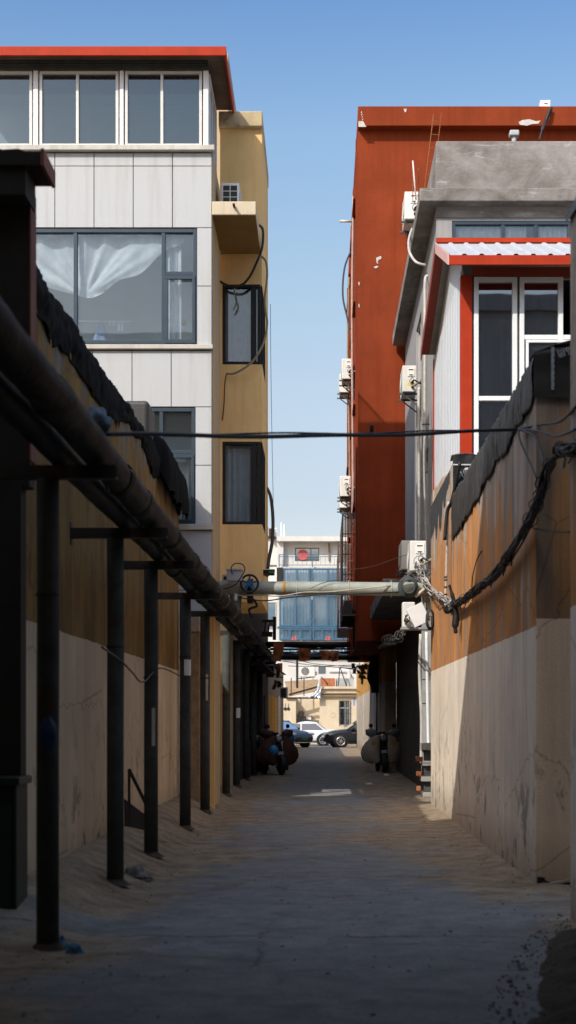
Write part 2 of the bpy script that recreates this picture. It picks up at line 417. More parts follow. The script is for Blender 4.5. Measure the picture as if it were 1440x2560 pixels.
def window(parent, axis, plane, a0, a1, z0, z1, mull=(), rails=(), fw=.06, fd=.08, fmat=None, gmat=None, inward=1, mw=None, bevel=.006):
    """frame mesh with one pane as its child. rails: (a0,a1,z); mull: a or (a,z0,z1)"""
    mw = mw or fw; mb = MB(); h = fd / 2
    def b(x0, x1, zz0, zz1):
        if axis == 'y': mb.box(x0, x1, plane - h, plane + h, zz0, zz1)
        else: mb.box(plane - h, plane + h, x0, x1, zz0, zz1)
    b(a0, a0 + fw, z0, z1); b(a1 - fw, a1, z0, z1); b(a0 + fw, a1 - fw, z0, z0 + fw); b(a0 + fw, a1 - fw, z1 - fw, z1)
    h = fd / 2 - .004
    for m_ in mull:
        m_ = m_ if isinstance(m_, tuple) else (m_, z0 + fw, z1 - fw)
        b(m_[0] - mw/2, m_[0] + mw/2, m_[1], m_[2])
    h = fd / 2 - .008
    for r_ in rails:
        b(r_[0], r_[1], r_[2] - mw/2, r_[2] + mw/2)
    fr = mb.build('window', fmat, parent, False, bevel)
    g = MB(); e = fw * .5; pl = plane + inward * fd * .2
    if axis == 'y': g.face([(a0+e, pl, z0+e), (a1-e, pl, z0+e), (a1-e, pl, z1-e), (a0+e, pl, z1-e)])
    else: g.face([(pl, a0+e, z0+e), (pl, a1-e, z0+e), (pl, a1-e, z1-e), (pl, a0+e, z1-e)])
    g.build('pane', gmat, fr)
    return fr
def room(parent, axis, plane, depth, a0, a1, z0, z1, mat):
    mb = MB(); q = plane + depth
    def pt(a, p, z): return (a, p, z) if axis == 'y' else (p, a, z)
    mb.face([pt(a0, q, z0), pt(a1, q, z0), pt(a1, q, z1), pt(a0, q, z1)])
    for A in (a0, a1): mb.face([pt(A, plane, z0), pt(A, q, z0), pt(A, q, z1), pt(A, plane, z1)])
    for B in (z0, z1): mb.face([pt(a0, plane, B), pt(a1, plane, B), pt(a1, q, B), pt(a0, q, B)])
    return mb.build('room_lining', mat, parent)
def curtain(parent, axis, plane, a0, a1, z0, z1, mat, folds=8, amp=.03, name='curtain'):
    n = max(16, folds * 6)
    def f(u, v):
        a = a0 + (a1 - a0) * u
        p = plane + amp * (math.sin(u * folds * 2 * PI + .5 * math.sin(7 * u)) + .4 * math.sin(u * folds * 5.1 + 1)) * (.5 + .5 * v)
        z = z1 + (z0 - z1) * v
        return (a, p, z) if axis == 'y' else (p, a, z)
    return MB().grid(f, n, 3).build(name, mat, parent, True)

# ================================================================== GROUND
def sm(a, b, t):
    t = max(0, min(1, (t - a) / (b - a))); return t * t * (3 - 2 * t)
def gz(x, y):
    z = .010 * noise.noise(Vector((x * .8, y * .4, 0))) + .003 * noise.noise(Vector((x * 3, y * 2, 3)))
    left = sm(-1.6, -2.45, x) * sm(9, 12, y) * (1 - sm(34, 40, y))
    z += left * (.30 + .04 * noise.noise(Vector((x * 2, y * 1.3, 7))))
    z += .03 * sm(1.7, 2.02, x) * sm(10, 13, y) * (1 - sm(25, 28, y)) * (1 + noise.noise(Vector((x * 5, y * 3, 1))))
    return z
xs = [-220, -80, -30, -12, -6] + [-3 + .1 * i for i in range(61)] + [4, 6, 12, 30, 80, 220]
ys = [-60, -25, -10, 0, 4] + [6 + .22 * i for i in range(155)] + [41 + i * .8 for i in range(60)] + [92, 96, 102, 110, 140, 250, 900]
mb = MB(); vs = [[mb.bm.verts.new((x, y, gz(x, y) if (-4 < x < 4 and 4 < y < 95) else 0)) for y in ys] for x in xs]
for i in range(len(xs) - 1):
    for j in range(len(ys) - 1): mb.bm.faces.new((vs[i][j], vs[i+1][j], vs[i+1][j+1], vs[i][j+1]))
g = mb.build('ground', m_ground, None, True, kind='structure')
# loose grit and pebbles on the lane
mb = MB()
for _ in range(650):
    y = 7 + 26 * R.random() ** 1.3; x = R.uniform(-1.9, 1.95)
    if R.random() < .4: x = R.choice((-1.75, 1.8)) + R.gauss(0, .22)
    if not -2.2 < x < 1.98: continue
    s = R.uniform(.003, .011) * (1 + .7 * R.random() ** 4); z = gz(x, y)
    mb.obox((x, y, z + s * .05), (s * 1.6, s * 1.2, s), Matrix.Rotation(R.random() * 6, 3, 'Z') @ Matrix.Rotation(R.random(), 3, 'X'))
for _ in range(260):
    y = R.uniform(7.2, 11.2); x0 = .80 + .95 * max(0, min(1, (y - 7.2) / 4.1)) ** 1.2; x = x0 + abs(R.gauss(.05, .25))
    if x > 1.9: continue
    s = R.uniform(.003, .011) * (1 + R.random() ** 4); u_ = max(0, (x - x0) / (1.99 - x0))
    mb.obox((x, y, gz(x, y) + .10 * u_ + s * .2), (s * 1.5, s * 1.2, s), Matrix.Rotation(R.random() * 6, 3, 'Z') @ Matrix.Rotation(R.random(), 3, 'X'))
mb.build('gravel', M((.19, .165, .14), .4, 9, .95), None, kind='stuff', label='loose grit and pebbles scattered over the lane', cat='gravel')
# dirt heap, bottom right
def heap(u, v):
    y = 6.4 + 4.9 * v; x0 = .80 + .95 * max(0, min(1, (y - 7.2) / 4.1)) ** 1.2; x = x0 + (1.99 - x0) * u
    e = u ** .8 * (1 - .95 * sm(.6, 1, v))
    edge = .22 * noise.noise(Vector((y * 1.3, 5, 0)))
    e *= sm(.0, .6, u + edge * .7)
    return (x, y, gz(x, y) - .03 + .21 * e + .05 * noise.noise(Vector((x * 5, y * 5, 0))) * e + .035 * noise.noise(Vector((x * 13, y * 13, 2))) * e + .02 * noise.noise(Vector((x * 31, y * 31, 4))) * e)
MB().grid(heap, 70, 220).build('dirt_heap', m_dirt, None, True, label='dark heap of loose earth against the wall at the bottom right corner', cat='dirt heap')

# ================================================================== WHITE BUILDING (left, granite panels)
YW = 24.5
def wx(p): return X(p, YW)
def wz(p): return Z(p, YW)
wb = thing('apartment_building', 'white granite clad apartment block with red edged roof terrace glazing, left of the alley', 'building', (-4.0, YW, 0))
XL, XR = -6.3, wx(529.5)
big = (wx(-70), wx(492), wz(859), wz(571)); low = (wx(330), wx(488), wz(1309), wz(1019)); sun_gap = (-5.7, -3.85, 4.2, 7.7); sun_gap2 = (-3.85, -3.3, 4.2, 6.85)  # last two: unseen openings added so sun can reach the lane behind
roofz = 13.1
# backing wall with holes
mb = MB(); holed(mb, 'y', YW + .03, YW + .25, XL, XR - .02, 0, wz(367), [big, low, sun_gap, sun_gap2]); mb.build('wall', m_grout, wb)
# slabs
g_ = .014
cols = [XL] + [wx(p) for p in (-61, 39, 137, 235, 333, 431)] + [XR]
slabs = []
for i in range(len(cols) - 1):
    slabs.append((cols[i], cols[i+1], wz(415), wz(382))); slabs.append((cols[i], cols[i+1], wz(569), wz(415)))
slabs.append((XL, big[0], wz(863), wz(569)))
for a, b in ((715, 569), (863, 715)): slabs.append((wx(492), XR, wz(a), wz(b)))
cols2 = [XL] + [wx(p) for p in (-68, 32, 132, 231, 330, 428)] + [XR]
for i in range(len(cols2) - 1): slabs.append((cols2[i], cols2[i+1], wz(1017), wz(876)))
slabs.append((XL, low[0], wz(1310), wz(1017)))
for a, b in ((1163, 1017), (1310, 1163)): slabs.append((wx(488), XR, wz(a), wz(b)))
for lo, hi in ((1475, 1326), (1620, 1475), (1780, 1620), (2030, 1780)):
    for i in range(len(cols2) - 1): slabs.append((cols2[i], cols2[i+1], wz(lo), wz(hi)))
mb = MB()
for a, b, z0, z1 in slabs: holed(mb, 'y', YW, YW + .028, a + g_/2, b - g_/2, z0 + g_/2, z1 - g_/2, [sun_gap, sun_gap2] if a < sun_gap2[1] and b > sun_gap[0] and z0 < sun_gap[3] and z1 > sun_gap[2] else [])
mb.build('granite_facing', m_granite, wb)
# sills
for py0, py1 in ((874, 863), (1325, 1311)):
    MB().box(XL, XR + .02, YW - .07, YW + .03, wz(py0), wz(py1)).build('sill', M((.52, .49, .43), .15, 3, .8, 0, .25, .4), wb, bevel=.008)
MB().box(XL, wx(537), YW - .10, YW + .05, wz(380), wz(367)).build('ledge', M((.55, .52, .47), .15, 3, .8, 0, .3, .5), wb, bevel=.01)
# side wall facing the alley and the rear
YB = 26.3
mb = MB(); mb.box(XR - .2, XR + .012, YW + .03, YB, 0, wz(380)); mb.build('side_wall', m_tan, wb)
MB().box(XL, XR - .2, YB - .15, YB, 8.1, wz(380)).build('rear_wall', m_tan, wb)  # rear left open between its two lengths, unseen, for the sun to pass
MB().box(XL, XR - .2, YB - .15, YB, 0, 3.2).build('rear_wall', m_tan, wb)
MB().box(XL, XR - .2, YW + .25, YB - .15, wz(380) - .12, wz(380)).build('terrace_floor', m_greyside, wb)
# windows
w1 = window(wb, 'y', YW + .06, *big, mull=[wx(188), wx(408)], rails=[(wx(412), wx(488), wz(682))], fw=.065, fd=.09, fmat=m_navy, gmat=m_glass)
mb = MB()     # opening sash with its own frame
for a, b, c, d in ((412, 488, 688, 698), (412, 488, 848, 858), (412, 420, 698, 848), (480, 488, 698, 848)):
    mb.box(wx(a), wx(b), YW - .005, YW + .04, wz(d), wz(c))
mb.build('sash', m_navy, w1, bevel=.006)
w2 = window(wb, 'y', YW + .06, *low, mull=[wx(285), wx(403)], rails=[(wx(407), wx(484), wz(1130))], fw=.065, fd=.09, fmat=m_navy, gmat=m_glass)
mb = MB()
for a, b, c, d in ((410, 486, 1136, 1145), (410, 486, 1298, 1307), (410, 417, 1145, 1298), (478, 486, 1145, 1298)):
    mb.box(wx(a), wx(b), YW - .005, YW + .04, wz(d), wz(c))
mb.build('sash', m_navy, w2, bevel=.006)
room(wb, 'y', YW + .12, 1.45, *big, m_room); room(wb, 'y', YW + .12, .5, *low, m_room)
# the swept curtain, gathered at one point
def drape(u, v):
    gx, gy = 207., 735.
    tx = -70 + (458 + 70) * u
    ty = 580 + 3 * math.sin(u * 40)
    if u < .52: bx, by = -70 + (gx + 70) * (u / .52), 640 + (gy - 640) * (u / .52) ** .8
    else:
        q = (u - .52) / .48; bx = gx + (458 - gx) * q; by = gy - 14 * q - (gy - 604) * q ** 1.35 + 7 * math.sin(q * 14)
    px = tx + (bx - tx) * v; py = ty + (by - ty) * v
    ang = math.atan2(py - gy + 1e-3, px - gx); dist = math.hypot(px - gx, py - gy)
    dep = .035 * math.sin(ang * 12 + 1.3 * math.sin(ang * 5)) * min(1, dist / 60) + .02 * math.sin(px * .11) * (1 - v) + .006 * math.sin(ang * 37)
    return (wx(px), YW + .20 + dep, wz(py))
MB().grid(drape, 150, 34).build('curtain', m_curtain, wb, True)
curtain(wb, 'y', YW + .25, wx(415), wx(450), wz(855), wz(585), m_curtain, 3, .02)
curtain(wb, 'y', YW + .22, wx(430), wx(470), wz(1300), wz(1150), m_curtain, 3, .02)
MB().lathe([(.0, 0), (.05, .0), (.05, .02), (.03, .05), (0, .05)], (wx(452), YW + .4, wz(790)), 'Y', 14).build('wall_lamp', M((.45, .30, .2), .2, 5, .5), wb, True)
# laundry in the room
rod = MB().tube([(wx(150), YW + .85, wz(768)), (wx(310), YW + .85, wz(769))], .008, 6).build('drying_rail', m_white, None, True, label='thin white drying rail behind the large curtained window', cat='drying rail')
mb = MB()
def shirt(u, v):
    wdt = .10 + .30 * v ** .8; a = u * 2 * PI
    return (wx(232) + .5 * wdt * math.cos(a) * (1 + .05 * math.sin(9 * a)), YW + .85 + .06 * math.sin(a) * (1 + .3 * math.sin(5 * a)), wz(776) - .58 * v)
mb.grid(shirt, 30, 8); mb.build('shirt', m_bluecloth, None, True, label='pale blue shirt hung up to dry behind the big window', cat='shirt')
for i, (px, h, lab) in enumerate(((256, 12, 'small white sock pegged next to the blue shirt'), (266, 12, 'second small white sock from the blue shirt on the rail'), (279, 26, 'long pale sock, third from the blue shirt'), (288, 26, 'long pale sock furthest right on the drying rail'))):
    def sk(u, v, px=px, h=h): return (wx(px + 7 * (u - .5)), YW + .85 + .01 * math.sin(u * 6), wz(768 + h * v))
    MB().grid(sk, 4, 4).build('sock', cloth_mat('sock_cloth_%d' % i, (.7, .74, .78)), None, True, label=lab, cat='sock', group='socks on the drying rail')
# roof terrace glazing
zt0, zt1 = wz(365), wz(176)
for a, b in ((-190, -115), (-100, -8), (-120, 80), (98, 296), (312, 505)):
    if a < -110 and b < 0: continue
    mid = (a + b) / 2
    window(wb, 'y', YW + .05, wx(a), wx(b), zt0, zt1, mull=[wx(mid - 4)] if a != -120 else [wx(-20)], fw=.05, fd=.07, fmat=m_alum, gmat=m_glassteal)
for a, b in ((83, 95), (299, 309), (508, 521)): MB().box(wx(a), wx(b), YW + .0, YW + .12, zt0, zt1).build('corner_post', m_white, wb, bevel=.006)
window(wb, 'x', wx(519), YW + .13, YB - .1, zt0, zt1, mull=[YW + .75, YW + 1.3], fw=.05, fd=.07, fmat=m_alum, gmat=m_glassdark, inward=-1)
mb = MB(); mb.box(XL, wx(519), YB - .1, YB, zt0, 12.9); mb.build('terrace_back_wall', m_room, wb)
mb = MB()   # dark lapped header below the roof
for i in range(4): mb.box(XL, wx(521), YW - .02 - .03 * i, YW + .10, zt1 + .0 + .035 * i, zt1 + .033 + .035 * i)
mb.build('header_strip', M((.07, .075, .07), .3, 4, .6, .2), wb)
mb = MB()   # sheet roof with its folded red edge
mb.box(XL, -1.66, YW - .36, YB + .1, 12.90, 12.96)
mb.build('roof', M((.10, .06, .045), .3, 3, .7), wb)
mb = MB(); mb.box(XL, -1.625, YW - .40, YW - .36, 12.845, 13.0); mb.box(-1.66, -1.63, YW - .36, YB + .1, 12.83, 13.0)
mb.build('roof_fascia', m_scarlet, wb, bevel=.006)
for i in range(9): MB().bar((XL + .3 + .5 * i, YW + .3, 12.80), (XL + .3 + .5 * i, YB - .15, 12.86), .04, .05).build('rafter', m_darkgrey, wb)

# ================================================================== YELLOW STAIR TOWER
YT, YTB = 26.5, 29.4; TL, TR = -1.9, -1.118
def tx(p): return X(p, YT)
def tz(p): return Z(p, YT)
tw = thing('stair_tower', 'ochre plastered tower with dark corner windows, overhanging the alley beside the white block', 'building', (-1.5, YT, 3.7))
wA = (tx(556), TR - .0, tz(911), tz(711)); wB = (tx(556), TR - .0, tz(1311), tz(1104))
mb = MB(); holed(mb, 'y', YT, YT + .18, TL, TR, tz(1505), tz(320), [wA, wB])
holed(mb, 'x', TR - .18, TR, YT + .18, YTB, tz(1505), tz(320), [(YT, YT + 1.5, wA[2], wA[3]), (YT, YT + 1.5, wB[2], wB[3])])
mb.box(TL, TR - .18, YTB - .18, YTB, tz(1505), tz(320)); mb.box(TL, TL + .1, YT + .18, YTB - .18, 4.0, tz(320))
mb.box(TL + .1, TR - .18, YT + .18, YTB - .18, tz(1505) + .01, tz(1505) + .15)
for q in (1010, 620): mb.box(TL + .1, TR - .18, YT + .18, YTB - .18, tz(q), tz(q) + .12)
mb.build('wall', m_yellow, tw)
MB().box(TL - .02, TR + .01, YT - .12, YTB + .1, tz(322), tz(284)).build('parapet', M((.55, .43, .25), .25, 2.5, .9, 0, .5, .4, (.25, .19, .11)), tw, bevel=.02)
for w in (wA, wB):
    f = window(tw, 'y', YT + .05, w[0], TR - .03, w[2], w[3], mull=[(TR - .16, w[2] + .05, w[3] - .05)], fw=.055, fd=.1, fmat=m_black, gmat=m_glass, mw=.1)
    window(tw, 'x', TR - .045, YT + .11, YT + 1.5, w[2], w[3], mull=[YT + .85], fw=.055, fd=.09, fmat=m_black, gmat=m_glassdark, inward=-1)
    curtain(tw, 'y', YT + .16, w[0] + .03, w[0] + .52, w[2] + .05, w[3] - .1, m_curtaind, 5, .03)
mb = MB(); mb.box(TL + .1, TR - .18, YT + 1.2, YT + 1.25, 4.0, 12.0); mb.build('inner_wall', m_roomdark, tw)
# ledge carrying the condenser
bx0, bx1 = X(530, 24.45), X(640, 24.45)
mb = MB(); mb.box(bx0, bx1, 24.45, YT - .002, Z(537, 24.45), Z(503, 24.45)); mb.build('balcony_slab', m_cream, tw, bevel=.015)
MB().box(bx0 + .01, bx1 - .01, 24.47, YT - .004, Z(537, 24.45) - .006, Z(537, 24.45) - .001).build('soffit', M((.20, .115, .03), .15, 1.5, .9), tw)  # thin sheet under the cream slab, its shade put into the dark ochre
MB().tube([(X(585, 24.4), 24.30, Z(516, 24.4)), (X(585, 24.4), 24.5, Z(516, 24.4) + .02)], .022, 10).build('drain_spout', m_darkbrown, tw, True)
# cables and hoses on the tower
cable('hose', [P(646, 562, 26.3), P(657, 575, 26.2), P(655, 620, 26.2), P(640, 660, 26.2), P(622, 695, 26.25), P(600, 714, 26.3), P(570, 714, 26.35), P(541, 698, 26.3)], .025, m_cable, 'thick black hose sagging below the balcony slab of the ochre tower', 'hose')
cable('hose', [P(654, 641, 26.3), P(665, 655, 26.3), P(668, 690, 26.3), P(662, 745, 26.3), P(664, 780, 26.35), P(668, 810, 26.4), P(658, 860, 26.35), P(630, 905, 26.3), P(590, 932, 26.35), P(566, 934, 26.45)], .021, m_hose, 'brown hose looping round the corner of the upper tower window', 'hose')
cable('hose', [P(664, 1215, 29.2), P(676, 1240, 28.8), P(682, 1290, 28.6), P(681, 1350, 28.4), P(672, 1400, 28.2), P(668, 1440, 28.0)], .035, M((.06, .05, .045), .3, 6, .6), 'dark hose hanging off the far corner of the tower', 'hose')
cable('cable', [P(588, 714, 26.35), P(586, 730, 26.35), P(592, 752, 26.35), P(584, 775, 26.4)], .016, m_hose, 'frayed brown cable end dangling from the hose over the tower window')
cable('cable', [P(566, 934, 26.44), P(562, 960, 26.46), P(560, 1010, 26.47), P(556, 1050, 26.48)], .01, m_darkbrown, 'thin dark wire running down the ochre wall between the two windows')
cable('cable', [P(676, 760, 30), P(677, 900, 30), P(680, 1100, 30), P(683, 1250, 30), P(684, 1330, 30)], .006, m_cable, 'hair thin wire hanging straight down in the sky gap beside the tower')

# ================================================================== LEFT: wall, pier, low gate walls, next buildings
lw = thing('perimeter_wall', 'long orange and cream painted wall behind the pipe posts on the left', 'wall', (-2.55, 18, 0))
def lwtop(y): return 5.42 + .18 * sm(13, 24, y)
mb = MB(); n = 24
for i in range(n):
    y0 = 11.6 + 12.7 * i / n; y1 = 11.6 + 12.7 * (i + 1) / n
    mb.box(-2.75, -2.45, y0, y1, -.1, lwtop((y0 + y1) / 2))
mb.build('wall_face', m_leftwall, lw)
# tarpaulin over the top of the left wall
def ltarp(u, v):
    y = 11.7 + 12.62 * u; top = lwtop(y) + .03 + .04 * noise.noise(Vector((y * 1.2, 0, 0)))
    drop = (.40 + .26 * noise.noise(Vector((y * .9, 4, 0))) +   .05 * noise.noise(Vector((y * 4, 1, 0)))) * (1 if u < .93 else 1.25)
    if .42 < u < .60: drop *= .62
    w = .05 * noise.noise(Vector((y * 3, v * 4, 9))) + .03 * noise.noise(Vector((y * 10, v * 3, 9))); drop += .05 * noise.noise(Vector((y * 2.2, 6, 0))) + .012 * noise.noise(Vector((y * 12, 6, 0)))
    if v < .3: return (-2.78 + .33 * v / .3, y, top + .03 * math.sin(v / .3 * PI) + w * .4)
    q = (v - .3) / .7
    return (-2.43 + .025 * math.sin(q * PI) + w * .8, y, top - drop * q)
MB().grid(ltarp, 300, 20).build('tarpaulin', m_tarp, None, True, label='torn black tarpaulin draped along the top of the left wall', cat='tarpaulin', thick=.006)
# wrapped bundle at the end of the wall top and the covered box on it
def roll(u, v):
    y = 20.9 + 3.5 * u; k = sm(0, .08, u) * (1 - sm(.93, 1, u)) * .9 + .1; rib = .035 * abs(math.sin(y * 9)) + .02 * noise.noise(Vector((y * 4, v * 3, 0)))
    a = PI * (1.05 - 1.0 * v / .6) if v < .6 else 0
    r = (.23 + rib) * k
    x = -2.56 + r * 1.1 * math.cos(a); z = 5.50 + .08 * (1 - u) + r * math.sin(a)
    if v >= .6: z -= (v - .6) / .4 * (.52 + .05 * math.sin(y * 6)) * k; x += .03 * math.sin((v - .6) / .4 * PI)
    return (x, y, z)
MB().grid(roll, 110, 20).build('tarpaulin_roll', m_tarp, None, True, label='ribbed black plastic roll tied at the far end of the left wall top', cat='tarpaulin roll')
mb = MB(); mb.box(X(300, 20.5), X(372, 20.5), 20.5, 21.3, 5.4, Z(1000, 20.5)); mb.build('covered_box', m_tarpdull, None, bevel=.06, label='dark plastic covered box standing on top of the left wall', cat='box', seg=3)
# gate pier with overhanging cap at far left
gp = thing('gate_pier', 'dark red brown pier with overhanging flat roof at the left edge of the picture', 'pier', (-2.8, 11.2, 0))
MB().box(-4.2, -2.262, 11.0, 11.2, 3.4, 5.72).build('pier_shaft', m_dark, gp)
MB().box(-4.2, -2.33, 11.0, 11.2, -.1, 3.4).build('pier_base', m_dark, gp)
MB().box(-2.262, -2.25, 10.99, 11.2, 3.6, 5.7).build('corner_strip', m_pierred, gp)
MB().box(-4.4, -2.115, 10.7, 11.14, 5.77, 5.87).build('roof_slab', m_dark, gp)
MB().box(-4.4, -2.24, 10.74, 11.12, 5.56, 5.77).build('eave_board', m_dark, gp)
MB().box(-2.115, -2.09, 10.68, 11.15, 5.76, 5.885).build('roof_edge', m_pierred, gp)
mb = MB(); mb.prism([(-4.4, 10.75, 5.875), (-2.2, 10.75, 5.875), (-2.3, 10.75, 5.91), (-2.42, 10.75, 5.90), (-2.5, 10.75, 5.94), (-4.4, 10.75, 5.96)], (0, .35, 0)); mb.build('roof_tiles', m_dark, gp)
cb = thing('cabinet', 'dark green metal cabinet on the ground at the foot of the left pier', 'cabinet', (-2.6, 10.9, 0))
mb = MB(); mb.box(-3.1, -2.30, 10.7, 11.12, .0, 1.10); mb.build('cabinet_body', m_greenbox, cb, bevel=.015)
MB().box(-3.14, -2.27, 10.66, 11.14, 1.10, 1.16).build('cabinet_lid', M((.016, .027, .025), .2, 4, .5), cb, bevel=.01)
MB().box(-2.46, -2.34, 10.685, 10.70, .12, .95).build('cabinet_door', M((.018, .03, .027), .3, 4, .5), cb)
# low stone gate pillar and ochre yard wall beyond the white block
gl = thing('gate_pillar', 'rough tan stone gate pillar between the fourth and fifth pipe posts', 'pillar', (-2.2, 24.3, 0))
mb = MB(); mb.box(X(466, 24.2), X(498, 24.2), 24.14, 24.42, -.1, Z(1580, 24.2)); mb.build('pillar_shaft', M((.33, .235, .14), .35, 7, .95, 0, .9, .2), gl)
MB().box(X(462, 24.2), X(500, 24.2), 24.10, 24.44, Z(1580, 24.2), Z(1541, 24.2)).build('pillar_cap', M((.40, .33, .24), .3, 5, .9, 0, .7), gl, bevel=.02)
dw = thing('yard_door', 'dim ochre door surround at the foot of the white block between the posts', 'doorway', (-2.1, 24.46, 0))
MB().box(-2.44, XR + .02, 24.44, 24.492, -.05, 3.42).build('door_panel', M((.23, .155, .07), .25, 2, .9, 0, .3, .5), dw)
MB().box(X(524, 24.4), XR + .06, 24.36, 24.44, -.05, 3.5).build('door_post', m_yellow, dw)
yw = thing('yard_wall', 'low ochre yard wall behind the middle pipe posts', 'wall', (-2.3, 30, 0))
mb = MB(); mb.box(-2.5, -2.22, 27.4, 33.6, -.1, 2.62); mb.build('wall_face', m_yellow, yw)
MB().box(-2.55, -2.14, 28.1, 29.5, 2.62, 2.86).build('lintel', M((.36, .26, .15), .25, 4, .9, 0, .5), yw, bevel=.015)
# lean-to pieces: tall grey house behind the tower, then a long dim house, then a low shop row
nb = thing('rear_house', 'tall plain house hidden behind the ochre tower', 'house', (-6, 36, 0))
mb = MB(); mb.box(-9, -1.98, 30.0, 34.3, 0, 15.65); mb.build('wall', m_tan, nb)
for k in range(3): MB().box(-2.0, -1.955, 31.6, 32.9, 4.6 + 3 * k, 6.1 + 3 * k).build('window', m_glassdark, nb)
mb = MB()
for k in range(9): x_ = -3.35 + .085 * k; mb.bar((x_, 34.2, 15.65), (x_, 34.2, 16.55 - .10 * k), .022)
mb.bar((-3.38, 34.2, 16.58), (-2.55, 34.2, 15.68), .05); mb.bar((-3.36, 34.2, 15.65), (-3.36, 34.2, 16.6), .05); mb.build('stair_railing', m_darkgrey, nb)
nh = thing('dim_house', 'long shadowed house lining the left side of the alley under the cables', 'house', (-4, 45, 0))
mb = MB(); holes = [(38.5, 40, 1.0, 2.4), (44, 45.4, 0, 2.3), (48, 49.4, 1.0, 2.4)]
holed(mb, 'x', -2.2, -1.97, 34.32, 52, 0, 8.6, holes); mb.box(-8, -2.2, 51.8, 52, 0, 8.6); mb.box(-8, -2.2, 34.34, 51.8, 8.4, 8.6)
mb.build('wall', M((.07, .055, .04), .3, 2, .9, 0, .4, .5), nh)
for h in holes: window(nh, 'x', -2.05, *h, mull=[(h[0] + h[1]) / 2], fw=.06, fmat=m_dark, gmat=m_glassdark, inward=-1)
mb = MB(); mb.box(-2.6, -1.55, 37.2, 46, 3.05, 3.12); mb.build('awning', m_dark, nh)
sh = thing('shop_row', 'low shop row with yellow roller door at the far left end of the alley', 'shop', (-4, 65, 0))
mb = MB(); mb.box(-8, -2.1, 52, 77.5, 0, 4.1); mb.build('wall', M((.16, .12, .07), .3, 2, .9, 0, .3, .4), sh)
for y0, y1 in ((53.5, 56.0), (57.5, 60), (61.5, 64.0)):
    mb = MB(); n = 8
    for k in range(n):
        a = y0 + (y1 - y0) * k / n; mb.box(-2.09, -2.04 + .02 * (k % 2), a, a + (y1 - y0) / n * .96, .15, 2.55)
    mb.build('roller_door', m_yellowdoor, sh)
mb = MB()
for k in range(40): mb.box(-2.085, -2.04, 66, 70, .1 + .065 * k, .1 + .065 * k + .04)
mb.build('louvre_door', m_corr, sh)
MB().box(-2.9, -1.72, 50.5, 51.5, 3.1, 3.5).build('signboard', m_dark, sh)

# ================================================================== RIGHT: alley walls
rw = thing('perimeter_wall', 'weathered two tone wall on the right, orange stained above and pale below', 'wall', (2.4, 18, 0))
mb = MB(); mb.box(2.03, 2.43, 13.5, 22.0, -.1, 4.98); mb.box(2.43, 4.2, 13.5, 13.9, -.1, 4.98)
mb.box(2.03, 2.43, 22.0, 26.5, -.1, 5.52)
mb.build('wall_face', m_rightwall, rw)
MB().box(2.035, 4.2, 13.492, 13.50, -.1, 4.97).build('end_face', two_tone('end_face_tone', 2.55, (.82, .66, .49), (.36, .20, .09), (.27, .22, .175), (.20, .15, .11), .03, 2.9, 4.8), rw)  # thin sheet in a warmer beige than the side face
mb = MB()     # broken, stepped top of the far length
for i in range(9):
    y0 = 22.0 + .5 * i; mb.box(2.04 + .01 * (i % 2), 2.42, y0, y0 + .5, 5.52, 5.58 + .22 * sm(0, 8, i) + R.uniform(-.03, .03))
mb.build('coping', m_rightwall, rw, bevel=.02)
# black bitumen smear below the coping
def smear(u, v):
    y = 22.6 + 3.9 * u; zt = 5.55
    d = (.55 + .5 * noise.noise(Vector((y * 2.2, 1, 0))) + .35 * abs(noise.noise(Vector((y * 9, 2, 0))))) * (.35 + .65 * sm(.0, .5, u))
    return (2.026, y, zt - max(.05, d) * v)
MB().grid(smear, 90, 3).build('bitumen_smear', M((.045, .047, .05), .4, 6, .7, 0, .5), rw)
mb = MB(); mb.prism([P(a, b, 13.47) for a, b in ((1343, 2245), (1344, 2192), (1361, 2194), (1364, 2201), (1374, 2205), (1379, 2212), (1440, 2200), (1480, 2200), (1480, 2245))], (0, .06, 0)); mb.build('broken_plinth', m_black, rw)
mb = MB(); mb.prism([P(a, b, 13.44) for a, b in ((1378, 2213), (1376, 2208), (1440, 2194), (1480, 2192), (1480, 2203), (1440, 2203))], (0, .05, 0)); mb.build('plinth_ledge', m_paver, rw)
# near wall end at the right frame edge
nw = thing('wall_end', 'brown stained wall end at the right edge of the picture with black wrapped top', 'wall', (2.2, 9, 0))
mb = MB(); mb.box(1.965, 2.4, 3.2, 11.25, -.1, 5.6); mb.build('wall_face', m_rightwall, nw)
def cap(u, v):
    y = 3.2 + 8.12 * u; a = v * PI
    return (2.18 + .245 * math.cos(a) * (1 + .05 * noise.noise(Vector((y * 3, a, 0)))), y, 5.5 + .28 * math.sin(a) + .04 * noise.noise(Vector((y * 2, a * 2, 3))))
MB().grid(cap, 70, 12).build('tarpaulin_cap', m_tarpdull, nw, True)
# tarps on the right wall
def rtarp(u, v):
    y = 13.48 + 8.5 * u
    top = 5.03 + .035 * noise.noise(Vector((y * 1.6, 2, 0))) + .02 * noise.noise(Vector((y * 6, 2, 0)))
    low = 4.60 - .24 * sm(13.5, 22, y) + .09 * noise.noise(Vector((y * 1.0, 7, 0))) + .05 * noise.noise(Vector((y * 3.3, 3, 0))) + .035 * noise.noise(Vector((y * 11, 3, 0)))
    w = .022 * noise.noise(Vector((y * 2.6, v * 2.5, 5))) + .02 * math.sin(y * 11 + 2 * math.sin(y * 3)) + .018 * noise.noise(Vector((y * 9, v * 1.2, 8))) + .012 * abs(noise.noise(Vector((y * 14, v * 7, 2))))
    if v < .3: return (2.46 - .44 * v / .3, y, top + .012 * math.sin(v / .3 * PI) + w * .3)
    q = (v - .3) / .7
    return (2.018 - .012 * math.sin(q * PI) - abs(w) * .8, y, top + (low - top) * q)
